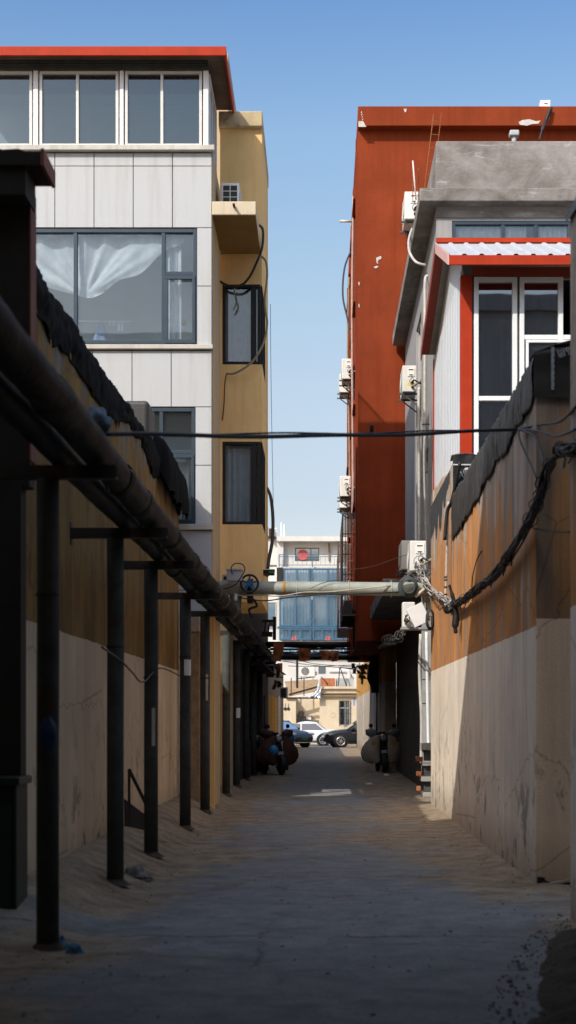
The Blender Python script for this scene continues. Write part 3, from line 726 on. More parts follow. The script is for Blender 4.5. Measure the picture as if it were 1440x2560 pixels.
MB().grid(rtarp, 380, 26).build('tarpaulin', m_tarpdull, None, True, label='long dusty black tarpaulin hanging over the top of the right wall', cat='tarpaulin', thick=.006)
ft = thing('tarpaulin', 'black printed plastic sheet covering the near end face of the right wall', 'tarpaulin', (2.4, 13.44, 4.6))
def ftarp(u, v):
    x = 2.0 + 1.6 * u; z = 5.13 - (.5 + .05 * noise.noise(Vector((x * 3, 0, 0)))) * v
    return (x, 13.44 - .02 * noise.noise(Vector((x * 4, z * 4, 0))) + (.09 * (1 - v / .12) if v < .12 else 0), z + .05 * math.sin(min(1, u * 2.2) * PI / 2) * (1 - v))
MB().grid(ftarp, 40, 20).build('sheet', m_black, ft, True)
def ftop(u, v):
    x = 2.0 + 1.6 * u; a = v * PI * .5
    return (x, 13.5 + .30 * math.sin(a) - .06, 5.06 + .14 * math.sin(min(1, u * 3) * PI / 2) * math.cos(a * .6) + .02 * noise.noise(Vector((x * 6, a * 3, 0))))
MB().grid(ftop, 40, 10).build('sheet_fold', m_tarpdull, ft, True)
m_print = M((.30, .36, .42), .3, 20, .6)
mb = MB()
for i in range(22): mb.box(X(1378, 13.4), X(1386, 13.4) - .006 * (i % 3 == 1), 13.395, 13.40, Z(974 - 4.9 * i, 13.4), Z(974 - 4.9 * i, 13.4) + .0135)
mb.build('printed_stripe', m_print, ft)
def text_mesh(body, size, name, mat, parent, M4, extrude=.002):
    cu = bpy.data.curves.new(name, 'FONT'); cu.body = body; cu.size = size; cu.extrude = extrude; cu.resolution_u = 3
    cu.align_x = 'CENTER'; cu.align_y = 'CENTER'
    o = bpy.data.objects.new('tmp_text', cu); COL.objects.link(o)
    bpy.context.view_layer.update()
    me = bpy.data.meshes.new_from_object(o.evaluated_get(bpy.context.evaluated_depsgraph_get()))
    bpy.data.objects.remove(o); me.transform(M4); me.transform(Matrix.Translation(-ORG[parent.name])); me.materials.clear(); me.materials.append(mat)
    r = bpy.data.objects.new(name, me); COL.objects.link(r); r.parent = parent; ORG[r.name] = ORG[parent.name]; return r
def face_cam(loc, rot=0): return Matrix.Translation(loc) @ Matrix.Rotation(PI / 2, 4, 'X') @ Matrix.Rotation(rot, 4, 'Z')
text_mesh('\u54c1\u8d28', .085, 'printed_lettering', m_print, ft, face_cam(P(1414, 878, 13.385), math.radians(195)))
et = thing('tarpaulin', 'small black sheet with round white logo on the wall end below the red corner post', 'tarpaulin', (2.2, 21.95, 5.0))
def etarp(u, v): return (2.02 + .40 * u, 21.95 - .015 * noise.noise(Vector((u * 3, v * 5, 0))), 5.66 - .72 * v + .02 * math.sin(u * PI) * (1 - v))
MB().grid(etarp, 12, 16).build('sheet', m_black, et, True)
def etop(u, v): return (2.02 + .40 * u, 21.94 + .5 * v, 5.66 + .03 * math.sin(u * PI) + .05 * math.sin(v * PI))
MB().grid(etop, 10, 6).build('sheet_fold', m_tarpdull, et, True)
c = P(1168, 1179, 21.92); mb = MB()
mb.lathe([(.062, -.002), (.062, .002), (.048, .002), (.048, -.002)], c, 'Y', 28)
mb.tube([c + Vector((.030 * math.cos(t), -.002, .036 * math.sin(t))) for t in [math.radians(50 + 13 * k) for k in range(20)]], .008, 5)
mb.bar(c + Vector((-.01, -.002, -.025)), c + Vector((.02, -.002, .032)), .004, .013)
mb.build('printed_logo', m_paper, et)
mb = MB()
for k in range(4): mb.box(c.x - .105 + .010 * k, c.x - .09 + .010 * k, 21.92, 21.925, c.z - .015 - .022 * k, c.z - .002 - .022 * k)
for k in range(16): mb.box(2.025 + .018 * k, 2.038 + .018 * k, 21.92, 21.925, Z(1163, 21.92), Z(1160, 21.92))
mb.build('printed_text', m_paper, et)

# recessed far wall on the right
fw_ = thing('alley_wall', 'far right alley wall with sunlit yellow top and white base', 'wall', (2.2, 62, 0))
mb = MB(); mb.box(1.95, 2.3, 44, 80.5, -.1, 4.2); mb.build('wall_face', m_farwall, fw_)
for y in (47, 56, 66): MB().box(1.90, 1.95, y, y + .5, 0, 4.15).build('pilaster', m_farwall, fw_)

# ================================================================== RED BUILDING
YR = 40.0; RX = 1.0125
rb = thing('apartment_building', 'tall rust red painted apartment block on the right', 'building', (5, YR, 3.8))
def rz(p): return Z(p, YR)
sidew = []
for k in range(5):
    for y in (41.6, 45.2, 48.6, 52.0):
        sidew.append((y, y + 1.5, 4.9 + 3.0 * k, 6.4 + 3.0 * k))
mb = MB(); mb.box(RX + .25, 10, YR, YR + .25, 3.8, 18.2)
holed(mb, 'x', RX, RX + .25, YR, 55.4, 3.8, 18.2, sidew)
mb.box(RX + .25, 10, YR + .25, 55.4, 3.8, 4.0); mb.box(RX + .25, 10, YR + .25, 55.4, 18.0, 18.2); mb.box(RX + .25, 10, 55.15, 55.4, 4.0, 18.0)
mb.build('wall', m_red, rb)
mb = MB(); mb.box(RX - .01, 10.1, YR - .32, YR + .1, 18.15, 18.70); mb.box(RX - .01, RX + .25, YR + .1, 55.5, 18.2, 18.66); mb.build('parapet', m_red, rb, bevel=.02)
for w in sidew: MB().box(RX - .10, RX + .02, w[0] - .1, w[1] + .1, w[2] - .12, w[2]).build('window_ledge', m_red, rb)
for w in sidew: window(rb, 'x', RX + .08, *w, mull=[(w[0] + w[1]) / 2], fw=.06, fd=.06, fmat=m_navy, gmat=m_glassdark)
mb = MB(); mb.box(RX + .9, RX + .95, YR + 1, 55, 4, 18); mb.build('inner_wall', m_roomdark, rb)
for y in (40.6, 44.4, 47.8, 51.2, 54.6): MB().box(RX - .05, RX + .01, y, y + .3, 3.8, 18.15).build('pilaster', m_red, rb)
mb = MB()      # paint flaked off in a few spots
def flake(pts, Y): mb.face([P(a, b, Y) for a, b in pts])
flake([(896, 303), (908, 303), (913, 312), (916, 317), (896, 317)], YR - .335)
flake([(1296, 305), (1306, 300), (1324, 298), (1340, 303), (1352, 301), (1346, 309), (1330, 310), (1318, 314), (1300, 312)], YR - .335)
flake([(1009, 272), (1017, 272), (1015, 280), (1012, 281)], YR - .335)
for k in range(4): flake([(902 + k, 280 + 6 * k), (905 + k, 278 + 6 * k), (904 + k, 284 + 6 * k)], YR - .335)
flake([(940, 645), (950, 640), (954, 642), (953, 647), (946, 650), (944, 656), (947, 659), (942, 658)], YR - .015)
flake([(935, 667), (944, 664), (946, 667), (940, 671), (935, 669)], YR - .015)
for q in (705, 760): flake([(896, q), (899, q), (899, q + 9), (896, q + 7)], YR - .015)
mb.build('flaked_patch', M((.52, .49, .46), .2, 8, .9), rb)
# window cage on the alley side
cg = thing('window_cage', 'rusty steel window cage projecting from the side of the red block', 'window cage', (.75, 46, 4.4))
def cage(y0, y1, z0, z1, x0, rail, bars):
    for z in [z0 + (z1 - z0) * k / 5 for k in range(6)]:
        rail.bar((x0, y0, z), (x0, y1, z), .03); rail.bar((x0, y0, z), (RX, y0, z), .03); rail.bar((x0, y1, z), (RX, y1, z), .03)
    n = int((y1 - y0) / .24)
    for k in range(n + 1):
        y = y0 + (y1 - y0) * k / n; bars.bar((x0, y, z0), (x0, y, z1), .022); bars.bar((x0, y, z0), (RX, y, z0), .02); bars.bar((x0, y, z1), (RX, y, z1), .02)
    for k in range(5):
        x = x0 + (RX - x0) * k / 5; bars.bar((x, y0, z0), (x, y0, z1), .02)
r1, b1 = MB(), MB(); cage(41.2, 46.4, 4.6, 7.55, .60, r1, b1); cage(47.2, 52.5, 4.6, 7.4, .56, r1, b1)
r1.build('rail', M((.20, .16, .13), .3, 6, .7, .3), cg); b1.build('grille', M((.13, .10, .085), .3, 6, .7, .3), cg)
mb = MB(); mb.box(.60, RX, 41.3, 46.3, 4.62, 4.66); mb.box(.66, .9, 42, 45.5, 4.66, 5.1); mb.build('floor_tray', m_darkgrey, cg)
# white drain poke and side pipes
MB().tube([P(849, 553, 45), P(877, 553, 45) + Vector((.06, 0, 0))], .04, 10).build('drain_pipe', m_cablew, None, True, label='short white drain pipe poking out of the red block into the sky', cat='pipe')
cable('conduit', [(RX - .06, 43.0, 17.4), (RX - .10, 43.2, 14), (RX - .08, 43.0, 9), (RX - .1, 43.4, 7.6)], .035, M((.42, .30, .26), .2, 5), 'pale conduit running down the alley side of the red block', 'conduit')
cable('conduit', [(RX - .12, 47.0, 16.2), (RX - .16, 47.2, 13.6), (RX - .10, 47.0, 10), (RX - .12, 47.3, 7.6)], .03, m_hose, 'second brown conduit further along the side of the red block', 'conduit')
cable('cable', [(RX - .02, 46.2, 16.9), (RX - .28, 46, 16.2), (RX - .34, 46, 15.3), (RX - .2, 46, 14.6), (RX - .1, 46, 14.2)], .03, M((.06, .06, .09), .2, 5), 'dark cable bulging from the upper side of the red block')
# rooftop things
# ================================================================== GREY BUILDING
YG = 29.0
def gx(p): return X(p, YG)
def gzz(p): return Z(p, YG)
gb = thing('house', 'bare grey concrete house with overhanging flat slab roof on the right', 'house', (5, YG, 0))
GX = gx(1091)
strip = (gx(1130), 7.0, 10.5, gzz(552))
sw = [(33.4, 35.2, 7.4, 11.2), (31.2, 32.6, 4.7, 7.6)]
mb = MB(); holed(mb, 'y', YG, YG + .25, GX, 9.5, 0, 12.06, [strip]); holed(mb, 'x', GX, GX + .25, YG + .25, 39.9, 0, 12.06, sw)
mb.box(GX + .25, 9.5, 39.6, 39.9, 0, 12.06)
mb.build('wall', m_greyside, gb)
MB().box(GX - .02, 9.5, YG - .03, YG, gzz(545), gzz(528)).build('string_course', m_conc, gb)
mb = MB(); mb.box(1.975, 9.6, 28.70, 39.85, 12.05, 12.32); mb.build('roof_slab', m_conc, gb, bevel=.02)
mb = MB(); mb.box(X(1090, 28.9), 9.5, 28.9, 29.15, 12.32, Z(352, 28.9)); mb.box(X(1090, 28.9), X(1090, 28.9) + .22, 29.15, 35, 12.32, Z(352, 28.9) - .02); mb.build('parapet', m_conc, gb, bevel=.025)
window(gb, 'y', YG + .06, *strip, mull=[gx(1258), gx(1341), gx(1425), gx(1510)], fw=.07, fd=.09, fmat=m_navy, gmat=m_glass)
room(gb, 'y', YG + .12, 1.2, *strip, m_room)
for a, b in ((1140, 1256), (1262, 1318), (1346, 1420)): curtain(gb, 'y', YG + .115, gx(a), gx(b), 10.55, gzz(556), m_curtain, 6, .02)
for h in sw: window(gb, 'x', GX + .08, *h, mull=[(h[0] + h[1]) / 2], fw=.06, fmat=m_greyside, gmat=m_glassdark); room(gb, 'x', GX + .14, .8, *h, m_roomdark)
mb = MB(); mb.box(1.35, GX, 32.0, 39.8, 4.36, 4.72); mb.box(1.37, GX, 31.98, 32.0, 4.62, 4.75); mb.build('canopy_slab', m_conc, gb, bevel=.015)
MB().box(GX - .03, GX - .002, 30.2, 44, -.05, 4.3).build('base_wall', M((.10, .085, .06), .3, 2, .9, 0, .3, .5), gb)
# roof fittings
vt = thing('roof_vent', 'grey mushroom vent on the concrete parapet in front of the red cornice', 'vent', tuple(P(1285, 352, 30)))
c = P(1285, 352, 30); MB().lathe([(.05, -.1), (.05, .12)], c, 'Z', 14).build('vent_neck', M((.45, .46, .47), .1, 5), vt, True)
mb = MB(); mb.box(c.x - .10, c.x + .10, 29.9, 30.1, c.z + .08, c.z + .20); mb.build('vent_hood', M((.45, .46, .47), .1, 5), vt, bevel=.025)
pb = thing('meter_box', 'small white box on top of the red parapet', 'box', tuple(P(1362, 270, 39.8)))
c = P(1362, 270, 39.8); mb = MB(); mb.box(c.x - .14, c.x + .14, 39.7, 39.95, c.z - .02, c.z + .18); mb.build('box_shell', m_white, pb, bevel=.01)
MB().box(c.x - .03, c.x + .06, 39.69, 39.70, c.z + .07, c.z + .09).build('slot', m_black, pb)
cable('cable', [P(1378, 270, 39.6), P(1372, 282, 39.55), P(1362, 310, 39.4), P(1356, 322, 38), P(1348, 350, 33)], [.05] * 19 + [.02] * 6, m_cable, 'black cable coming down over the red parapet at upper right')
# rebar cages sticking out of the roof
for (a, b, y0, y1, lab) in ((1032, 1046, 420, 500, 'short rusty rebar column rising beside the air conditioner on the slab roof'), (1084, 1104, 282, 470, 'taller leaning rusty rebar ladder in front of the red wall')):
    mb = MB(); lean = -.12 if a > 1050 else 0
    for p in (a, b):
        for dy in (0, .15): mb.tube([P(p + (lean * (y1 - y0)), y1, 36 + dy), P(p, y0 + R.uniform(0, 8), 36 + dy)], .012, 5)
    for k in range(5):
        q = y0 + 20 + (y1 - y0 - 20) * k / 5; dx = lean * (q - y0)
        mb.bar(P(a - 2 + dx, q, 36), P(b + 2 + dx, q + 2, 36), .012)
    mb.build('rebar_cage', m_rust, None, label=lab, cat='rebar')
MB().tube([P(1032, 402, 35.8), P(1040, 500, 35.8)], .02, 8).build('white_pole', M((.72, .55, .5), .1, 6, .6), None, True, label='thin pinkish white pole leaning beside the short rebar column', cat='pole')

# ================================================================== SUNROOM
YS = 23.3; SX = X(1153, YS)
def sx(p): return X(p, YS)
def sz(p): return Z(p, YS)
sr = thing('sunroom', 'red framed sunroom of white sheet and glass in front of the grey house', 'sunroom', (3.5, YS, 4.5))
mb = MB(); n = 17     # ribbed white side sheet
for i in range(n):
    y0 = YS + .13 + (YG - .15 - YS) * i / n; y1 = YS + .13 + (YG - .15 - YS) * (i + 1) / n
    mb.box(SX + .012, SX + .05, y0, y1, 4.2, 8.98); mb.box(SX, SX + .012, y0 + .03, y1 - .03, 4.2, 8.98)
mb.build('side_sheet', m_whitepanel, sr, bevel=.004)
MB().box(SX - .012, sx(1180), YS - .03, YS + .12, 4.2, 8.86).build('post', m_scarlet, sr, bevel=.006)
MB().box(SX - .02, SX + .05, YG - .14, YG - .03, 4.2, 8.9).build('post', m_scarlet, sr, bevel=.006)
MB().box(sx(1180), 5.5, YS - .01, YS + .1, sz(692) + .003, 9.0).build('header', m_scarletd, sr)
f = window(sr, 'y', YS + .03, sx(1185), sx(1293), 5.3, sz(693), rails=[(sx(1196), sx(1282), sz(996))], fw=.075, fd=.1, fmat=m_white, gmat=m_glassdark)
f = window(sr, 'y', YS + .03, sx(1299), 3.95, 5.3, sz(693), mull=[(sx(1460), 5.35, 8.7)], rails=[(sx(1310), sx(1455), sz(843))], fw=.075, fd=.1, fmat=m_white, gmat=m_glassdark)
mb = MB()
for a, b, c_, d in ((1314, 1440, 851, 858), (1314, 1321, 858, 1150)): mb.box(sx(a), sx(b), YS - .045, YS - .01, sz(d), sz(c_))
mb.build('sash', m_white, f, bevel=.006)
mb = MB(); mb.box(sx(1181), sx(1185), YS + .0, YS + .1, 5.3, sz(693)); mb.box(sx(1293), sx(1299), YS + .02, YS + .1, 5.3, sz(693)); mb.build('frame_gap', m_darkgrey, sr)
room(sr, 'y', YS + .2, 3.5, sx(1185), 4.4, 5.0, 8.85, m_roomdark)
MB().box(sx(1180), 5.5, YS, YS + .1, 4.2, 5.3).build('apron_panel', m_whitepanel, sr)
YE = 22.7; EX = X(1122, YE)      # eaves
RY, RZ, BZ = 25.2, 10.02, 9.06      # ridge line and rear eave height
def roofz(y): return 9.0 + (RZ - 9.0) * (y - YE) / (RY - YE) if y < RY else RZ + (BZ - RZ) * (y - RY) / (YG - .05 - RY)
mb = MB(); n = 13
for i in range(n):               # ribbed roof sheet, front and rear slopes
    x0 = EX + .03 + (5.6 - EX) * i / n; x1 = EX + .03 + (5.6 - EX) * (i + 1) / n; w = x1 - x0
    for ya, yb in ((YE, RY), (RY, YG - .05)):
        for a, b, da, db in ((0, .62, 0, 0), (.62, .72, 0, .026), (.72, .88, .026, .026), (.88, .98, .026, 0), (.98, 1, 0, 0)):
            mb.face([(x0 + a * w, ya, roofz(ya) + da), (x0 + b * w, ya, roofz(ya) + db), (x0 + b * w, yb, roofz(yb) + db), (x0 + a * w, yb, roofz(yb) + da)])
mb.build('roof_sheet', M((.46, .47, .49), .08, 2, .5, .1, .06, .3), sr)
mb = MB(); mb.box(EX, 5.7, YE - .03, YE, 8.84, 8.995); mb.build('fascia', m_scarlet, sr, bevel=.005)
mb = MB(); mb.prism([(EX - .02, YE - .03, 8.84), (EX - .02, RY, RZ - .17), (EX - .02, RY, RZ + .02), (EX - .02, YE - .03, 9.01)], (.02, 0, 0)); mb.build('rake_board', M((.66, .40, .36), .1, 2, .5), sr)  # front half in pale pink: sunlight put into the colour
mb = MB(); mb.prism([(EX - .02, RY + .002, RZ - .17), (EX - .02, YG - .05, BZ - .17), (EX - .02, YG - .05, BZ + .02), (EX - .02, RY + .002, RZ + .02)], (.02, 0, 0)); mb.build('rake_board', m_scarletd, sr)  # rear half in darker red: shade put into the colour
mb = MB()
for ya, yb in ((YE, RY), (RY, YG - .05)): mb.face([(EX, ya, roofz(ya) - .05), (EX + .16, ya, roofz(ya) - .05), (EX + .16, yb, roofz(yb) - .05), (EX, yb, roofz(yb) - .05)])
mb.build('soffit', m_scarletd, sr)
mb = MB()
for ya, yb in ((YE, RY), (RY, YG - .05)): mb.face([(EX + .16, ya, roofz(ya) - .05), (5.5, ya, roofz(ya) - .05), (5.5, yb, roofz(yb) - .05), (EX + .16, yb, roofz(yb) - .05)])
mb.build('roof_lining', M((.34, .35, .34), .2, 3, .7), sr)
mb = MB(); mb.prism([(SX + .015, YS + .1, 8.975), (SX + .015, YG - .15, 8.975), (SX + .015, YG - .15, roofz(YG - .15) - .055), (SX + .015, RY, RZ - .055), (SX + .015, YS + .1, roofz(YS + .1) - .055)], (.02, 0, 0)); mb.build('gable_sheet', m_whitepanel, sr)
MB().box(EX, 5.6, RY - .05, RY + .05, RZ + .01, RZ + .09).build('ridge_flashing', m_scarlet, sr)

# ================================================================== PIPE POSTS AND PIPES
PX, MPX, MPZ, MPR, SPX, SPZ, SPR = -1.9, -1.58, 3.475, .118, -1.83, 3.445, .09
post_y = [9.85, 13.07, 15.8, 19.75, 23.1, 28.2, 31.7, 35.6, 39.6, 43.6]
post_l = ['nearest and thickest looking steel pipe post, dark against the left wall',
          'second pipe post from the camera, with crumpled white bag at its foot',
          'third pipe post from the camera, with a pale peeled strip on it',
          'fourth pipe post from the camera, with a white paper stuck at head height',
          'fifth pipe post from the camera, in front of the tan stone pillar',
          'sixth pipe post from the camera, catching sunlight near its top',
          'seventh pipe post from the camera, with a printed notice pasted on it',
          'eighth pipe post in the shade under the dim house awning',
          'ninth pipe post deep in the shade on the left',
          'furthest pipe post hidden in the dark of the left side']
for i, y in enumerate(post_y):
    z0 = gz(PX, y) - .05
    t = thing('pipe_post', post_l[i], 'post', (PX, y, z0), 'steel posts carrying the heating pipes')
    rr = .078
    MB().tube([(PX, y, z0), (PX, y, 1.4), (PX + .004, y, 2.4), (PX, y, 3.26)], rr, 20).build('shaft', m_steelpost, t, True)
    mb = MB(); mb.box(-2.30, MPX + .16, y - .05, y + .05, 3.26, 3.275); mb.box(-2.30, MPX + .16, y - .05, y - .04, 3.275, 3.35); mb.box(-2.30, MPX + .16, y + .04, y + .05, 3.275, 3.35); mb.box(-2.31, -2.30, y - .05, y + .05, 3.20, 3.40)
    mb.build('crossbar', m_bracket, t)
    mb = MB()
    mb.lathe([(.082, 0), (.084, .006), (.084, .014), (.082, .02)], (PX, y, 2.45 - .2 * (i % 3)), 'Z', 20); mb.build('weld_ring', m_bracket, t)
    MB().grid(lambda u, v: (PX + (.078 + .07 * v * (1 + .5 * noise.noise(Vector((math.cos(u * 2 * PI), math.sin(u * 2 * PI), i))))) * math.cos(u * 2 * PI), y + (.078 + .07 * v * (1 + .5 * noise.noise(Vector((math.cos(u * 2 * PI), math.sin(u * 2 * PI), i))))) * math.sin(u * 2 * PI), z0 + .055 * (1 - v) ** 1.6 + .035), 20, 5).build('footing', m_dirt, t, True)
    if i in (3, 6):
        a0 = -1.2; mb = MB()
        h0 = 2.2 if i == 3 else 1.62
        mb.grid(lambda u, v: (PX + (rr + .004) * math.cos(a0 - .75 * (u - .5) * 2 + .3), y + (rr + .004) * math.sin(a0 - .75 * (u - .5) * 2 + .3) , h0 + .22 * v), 8, 2)
        mb.build('paper_notice', m_paper, t, True)
    if i in (2, 4):
        mb = MB(); h0 = 1.3 if i == 2 else 1.9; wd = .25
        mb.grid(lambda u, v: (PX + (rr + .003) * math.cos(-1.1 + wd * (u - .5) * 2), y + (rr + .003) * math.sin(-1.1 + wd * (u - .5) * 2), h0 + .42 * v), 5, 3)
        mb.build('peeled_strip', M((.45, .42, .33), .2, 6), t, True)
def pipe_run(x, z, r, y0, y1, rag, seg=20, step=.1):
    pts, rs = [], []
    n = int((y1 - y0) / step)
    for k in range(n + 1):
        y = y0 + (y1 - y0) * k / n
        pts.append((x + .012 * noise.noise(Vector((y * .3, 1, x))), y, z + .01 * noise.noise(Vector((y * .4, 5, x)))))
        rs.append(r * (1 + rag * noise.noise(Vector((y * 2.3, x, 0))) + rag * .6 * noise.noise(Vector((y * 7, x, 3)))))
    return MB().tube(pts, rs, seg)
hp = thing('heating_pipe', 'thick wrapped heating pipe running along the post tops into the distance', 'pipe', (MPX, 6, MPZ))
pipe_run(MPX, MPZ, MPR, 5.0, 46, .07).build('pipe_run', m_pipe, hp, True)
for y in (8.2, 11.0, 12.2, 14.6, 16.9, 18.3, 20.6, 22.2, 24.6, 26.0, 29.4, 31.0):
    n_ = 16
    def band(u, v, y=y):
        a = u * 2 * PI; rr = MPR * (1.06 + .05 * noise.noise(Vector((math.cos(a) * 2, math.sin(a) * 2, y))) + (.05 if .2 < v < .8 else 0))
        return (MPX + rr * math.cos(a), y + .26 * v + .05 * math.sin(a * 2 + y), MPZ + rr * math.sin(a))
    MB().grid(band, 24, 5).build('wrap_band', M((.10, .085, .06), .4, 5, .75, 0, .6, 0, (.20, .13, .06)) if y > 19 else m_pipe, hp, True)
sp_ = thing('heating_pipe', 'thinner greenish return pipe beside the thick pipe on the post tops', 'pipe', (SPX, 6, SPZ))
pipe_run(SPX, SPZ, SPR, 5.0, 46, .06).build('pipe_run', m_pipe2, sp_, True)
for y in (13.6, 17.4, 21.5, 25.2, 28.8):
    MB().lathe([(SPR * .9, 0), (SPR * 1.12, .01), (SPR * 1.14, .12), (SPR * 1.1, .24), (SPR * .9, .25)], (SPX, y, SPZ), 'Y', 20).build('wrap_band', m_pipe2, sp_, True)
# clump of blue plastic tied on the thick pipe
def clump(u, v):
    a = u * 2 * PI; b = (v - .5) * PI; q = .10 * (1 + .4 * noise.noise(Vector((math.cos(a) * 2, math.sin(a) * 2, b * 2))))
    return (X(243, 10.0) + q * math.cos(a) * math.cos(b), 10.0 + 1.5 * q * math.sin(a) * math.cos(b), Z(1058, 10.0) + q * .9 * math.sin(b))
MB().grid(clump, 22, 12).build('plastic_wrap', M((.10, .16, .22), .4, 12, .6, 0, .5), None, True, label='crumpled blue plastic tied round the cable on the thick pipe', cat='plastic')
# branch pipe across the alley
YBp = 26.0; bz = Z(1470, YBp); br = .123
bp = thing('branch_pipe', 'pale green pipe with blue valve wheel crossing the alley above head height', 'pipe', (0, YBp, bz))
pts = smooth_path([(MPX - .36, YBp, bz + .01), (-1.2, YBp, bz), (0, YBp, bz - .005), (1.4, YBp, bz - .02), (1.75, YBp + .02, bz - .02), (1.95, YBp + .1, bz - .12), (1.98, YBp + .2, bz - .5)], 10)
MB().tube(pts, br, 20).build('pipe_run', m_pipe3, bp, True)
MB().tube(smooth_path([(MPX, YBp, MPZ), (MPX, YBp, MPZ + .3), (MPX + .02, YBp, bz)], 6), .11, 16).build('riser', m_pipe3, bp, True)
MB().tube(smooth_path([(SPX - .1, YBp + .1, SPZ), (SPX - .1, YBp + .1, SPZ + .4), (SPX, YBp, bz)], 6), .11, 16).build('elbow', M((.11, .15, .17), .3, 4), bp, True)
def lump(u, v):
    a = u * 2 * PI; rr = br * (1.12 + .16 * noise.noise(Vector((math.cos(a) * 1.5, math.sin(a) * 1.5, v * 5))))
    return (X(572, YBp) + .62 * v, YBp + rr * math.cos(a), bz + rr * math.sin(a))
MB().grid(lump, 22, 20).build('lagging', M((.30, .30, .28), .35, 5, .8, 0, .7), bp, True)
MB().lathe([(br, 0), (br * 1.03, .002), (br * 1.03, .05), (br, .052)], (X(707, YBp), YBp, bz), 'X', 20).build('paint_band', M((.40, .19, .03), .2, 6), bp, True)
c = Vector((X(626, YBp), YBp - .32, Z(1463, YBp)))
mb = MB(); mb.tube([c + Vector((.155 * math.cos(t), 0, .155 * math.sin(t))) for t in [k * 2 * PI / 32 for k in range(33)]], .02, 8, False); wh = mb.build('valve_wheel', m_black, bp, True)
mb = MB()
for k in range(5):
    a = k * 2 * PI / 5 + .3; mb.bar(c, c + Vector((.15 * math.cos(a), 0, .15 * math.sin(a))), .016, .04)
mb.lathe([(.045, -.02), (.045, .02)], c, 'Y', 14); mb.build('wheel_spokes', m_bluewheel, wh)
MB().tube([c, c + Vector((0, .3, 0))], .02, 8).build('valve_stem', m_dark, bp, True)
mb = MB(); mb.lathe([(.17, -.05), (.17, .05)], (c.x, YBp, bz), 'X', 18); mb.box(c.x - .05, c.x + .05, YBp - .2, YBp + .08, bz - .28, bz - .12); mb.build('valve_body', m_dark, bp, True)
MB().tube(smooth_path([(c.x + .05, YBp - .05, bz - .2), (c.x + .12, YBp - .05, bz - .33), (c.x - .02, YBp - .05, bz - .40), (c.x + .04, YBp - .06, bz - .55)], 6), .025, 6).build('dangling_rope', m_dark, bp, True)
for p in (742, 872, 978): MB().tube([Vector((X(p, YBp) + .004 * math.sin(k), YBp + (br + .012) * math.cos(k * 2 * PI / 14), bz - .02 + (br + .03) * math.sin(k * 2 * PI / 14))) for k in range(15)], .006, 5, False).build('cable_tie', m_cablew, bp)
cable('cable', [P(590, 1489, 25.8), P(640, 1488, 25.8), P(700, 1490, 25.8), P(760, 1481, 25.8), P(820, 1480, 25.8), P(880, 1474, 25.8), P(960, 1466, 25.82), P(1020, 1455, 26.2)], .012, M((.42, .37, .28), .2, 6), 'beige cable strapped along the underside of the green crossing pipe')
cable('cable', [P(600, 1494, 25.78), P(660, 1502, 25.78), P(720, 1494, 25.78), P(800, 1487, 25.78), P(900, 1484, 25.78), P(1000, 1480, 25.9)], .013, m_cable, 'black cable sagging just below the green crossing pipe')
cable('cable', [P(775, 1472, 25.8), P(800, 1460, 25.82), P(830, 1452, 25.86), P(870, 1449, 25.9)], .006, m_cable, 'thin dark wire curling over the green crossing pipe')
cable('cable', [P(870, 1425, 32), P(930, 1416, 31), P(1000, 1392, 29.6), P(1062, 1370, 28.5)], .007, m_hose, 'fine slack wire rising towards the air conditioners at right')
# boxes on the branch pipe
def small_box(px0, px1, py0, py1, Y, dep, mat, lidmat, name, label, tilt=0):
    t = thing(name, label, 'box', tuple(P((px0 + px1) / 2, py1, Y)))
    mb = MB(); c = P((px0 + px1) / 2, (py0 + py1) / 2, Y); w = abs(X(px1, Y) - X(px0, Y)); h = abs(Z(py1, Y) - Z(py0, Y))
    rot = Matrix.Rotation(tilt, 3, 'Y'); mb.obox(c, (w, dep, h), rot); mb.build('box_shell', mat, t, bevel=.012)
    mb = MB(); mb.obox(c + rot @ Vector((0, -dep * .05, h * .47)), (w * 1.1, dep * 1.1, h * .18), rot); mb.build('box_lid', lidmat, t, bevel=.012)
    return t, c, w, h
t, c, w, h = small_box(568, 606, 1424, 1453, 25.7, .2, M((.36, .38, .41), .1, 5, .5), M((.42, .44, .47), .1, 5, .5), 'junction_box', 'grey plastic junction box with looped wires behind the blue valve wheel')
cable('cable', [P(581, 1436, 25.55), P(578, 1420, 25.5), P(588, 1409, 25.5), P(606, 1411, 25.5), P(612, 1424, 25.5), P(604, 1440, 25.5), P(590, 1460, 25.5), P(570, 1470, 25.55), P(558, 1472, 25.6)], .011, m_cable, 'black looped wire standing up from the grey junction box', n=8)
mb = MB(); mb.box(X(556, 25.7), X(569, 25.7), 25.62, 25.7, Z(1452, 25.7), Z(1437, 25.7)); mb.build('meter', M((.4, .42, .44), .1, 5, .5), t, bevel=.005)
MB().box(X(560, 25.7), X(567, 25.7), 25.61, 25.62, Z(1450, 25.7), Z(1442, 25.7)).build('meter_window', m_black, t)
small_box(653, 686, 1426, 1437, 27.2, .35, m_black, M((.62, .66, .66), .15, 5, .5), 'security_lamp', 'flat white topped lamp housing above the crossing pipe beside the valve')
MB().box(X(672, 27.0), X(686, 27.0), 26.98, 27.0, Z(1433, 27), Z(1427, 27)).build('green_lens', m_green, None, label='green plastic tag on the flat lamp above the crossing pipe', cat='tag')
small_box(586, 593, 1486, 1502, 25.6, .12, M((.5, .53, .55), .1, 5, .5), M((.5, .53, .55), .1, 5, .5), 'control_box', 'tiny pale box hanging below the left end of the crossing pipe')

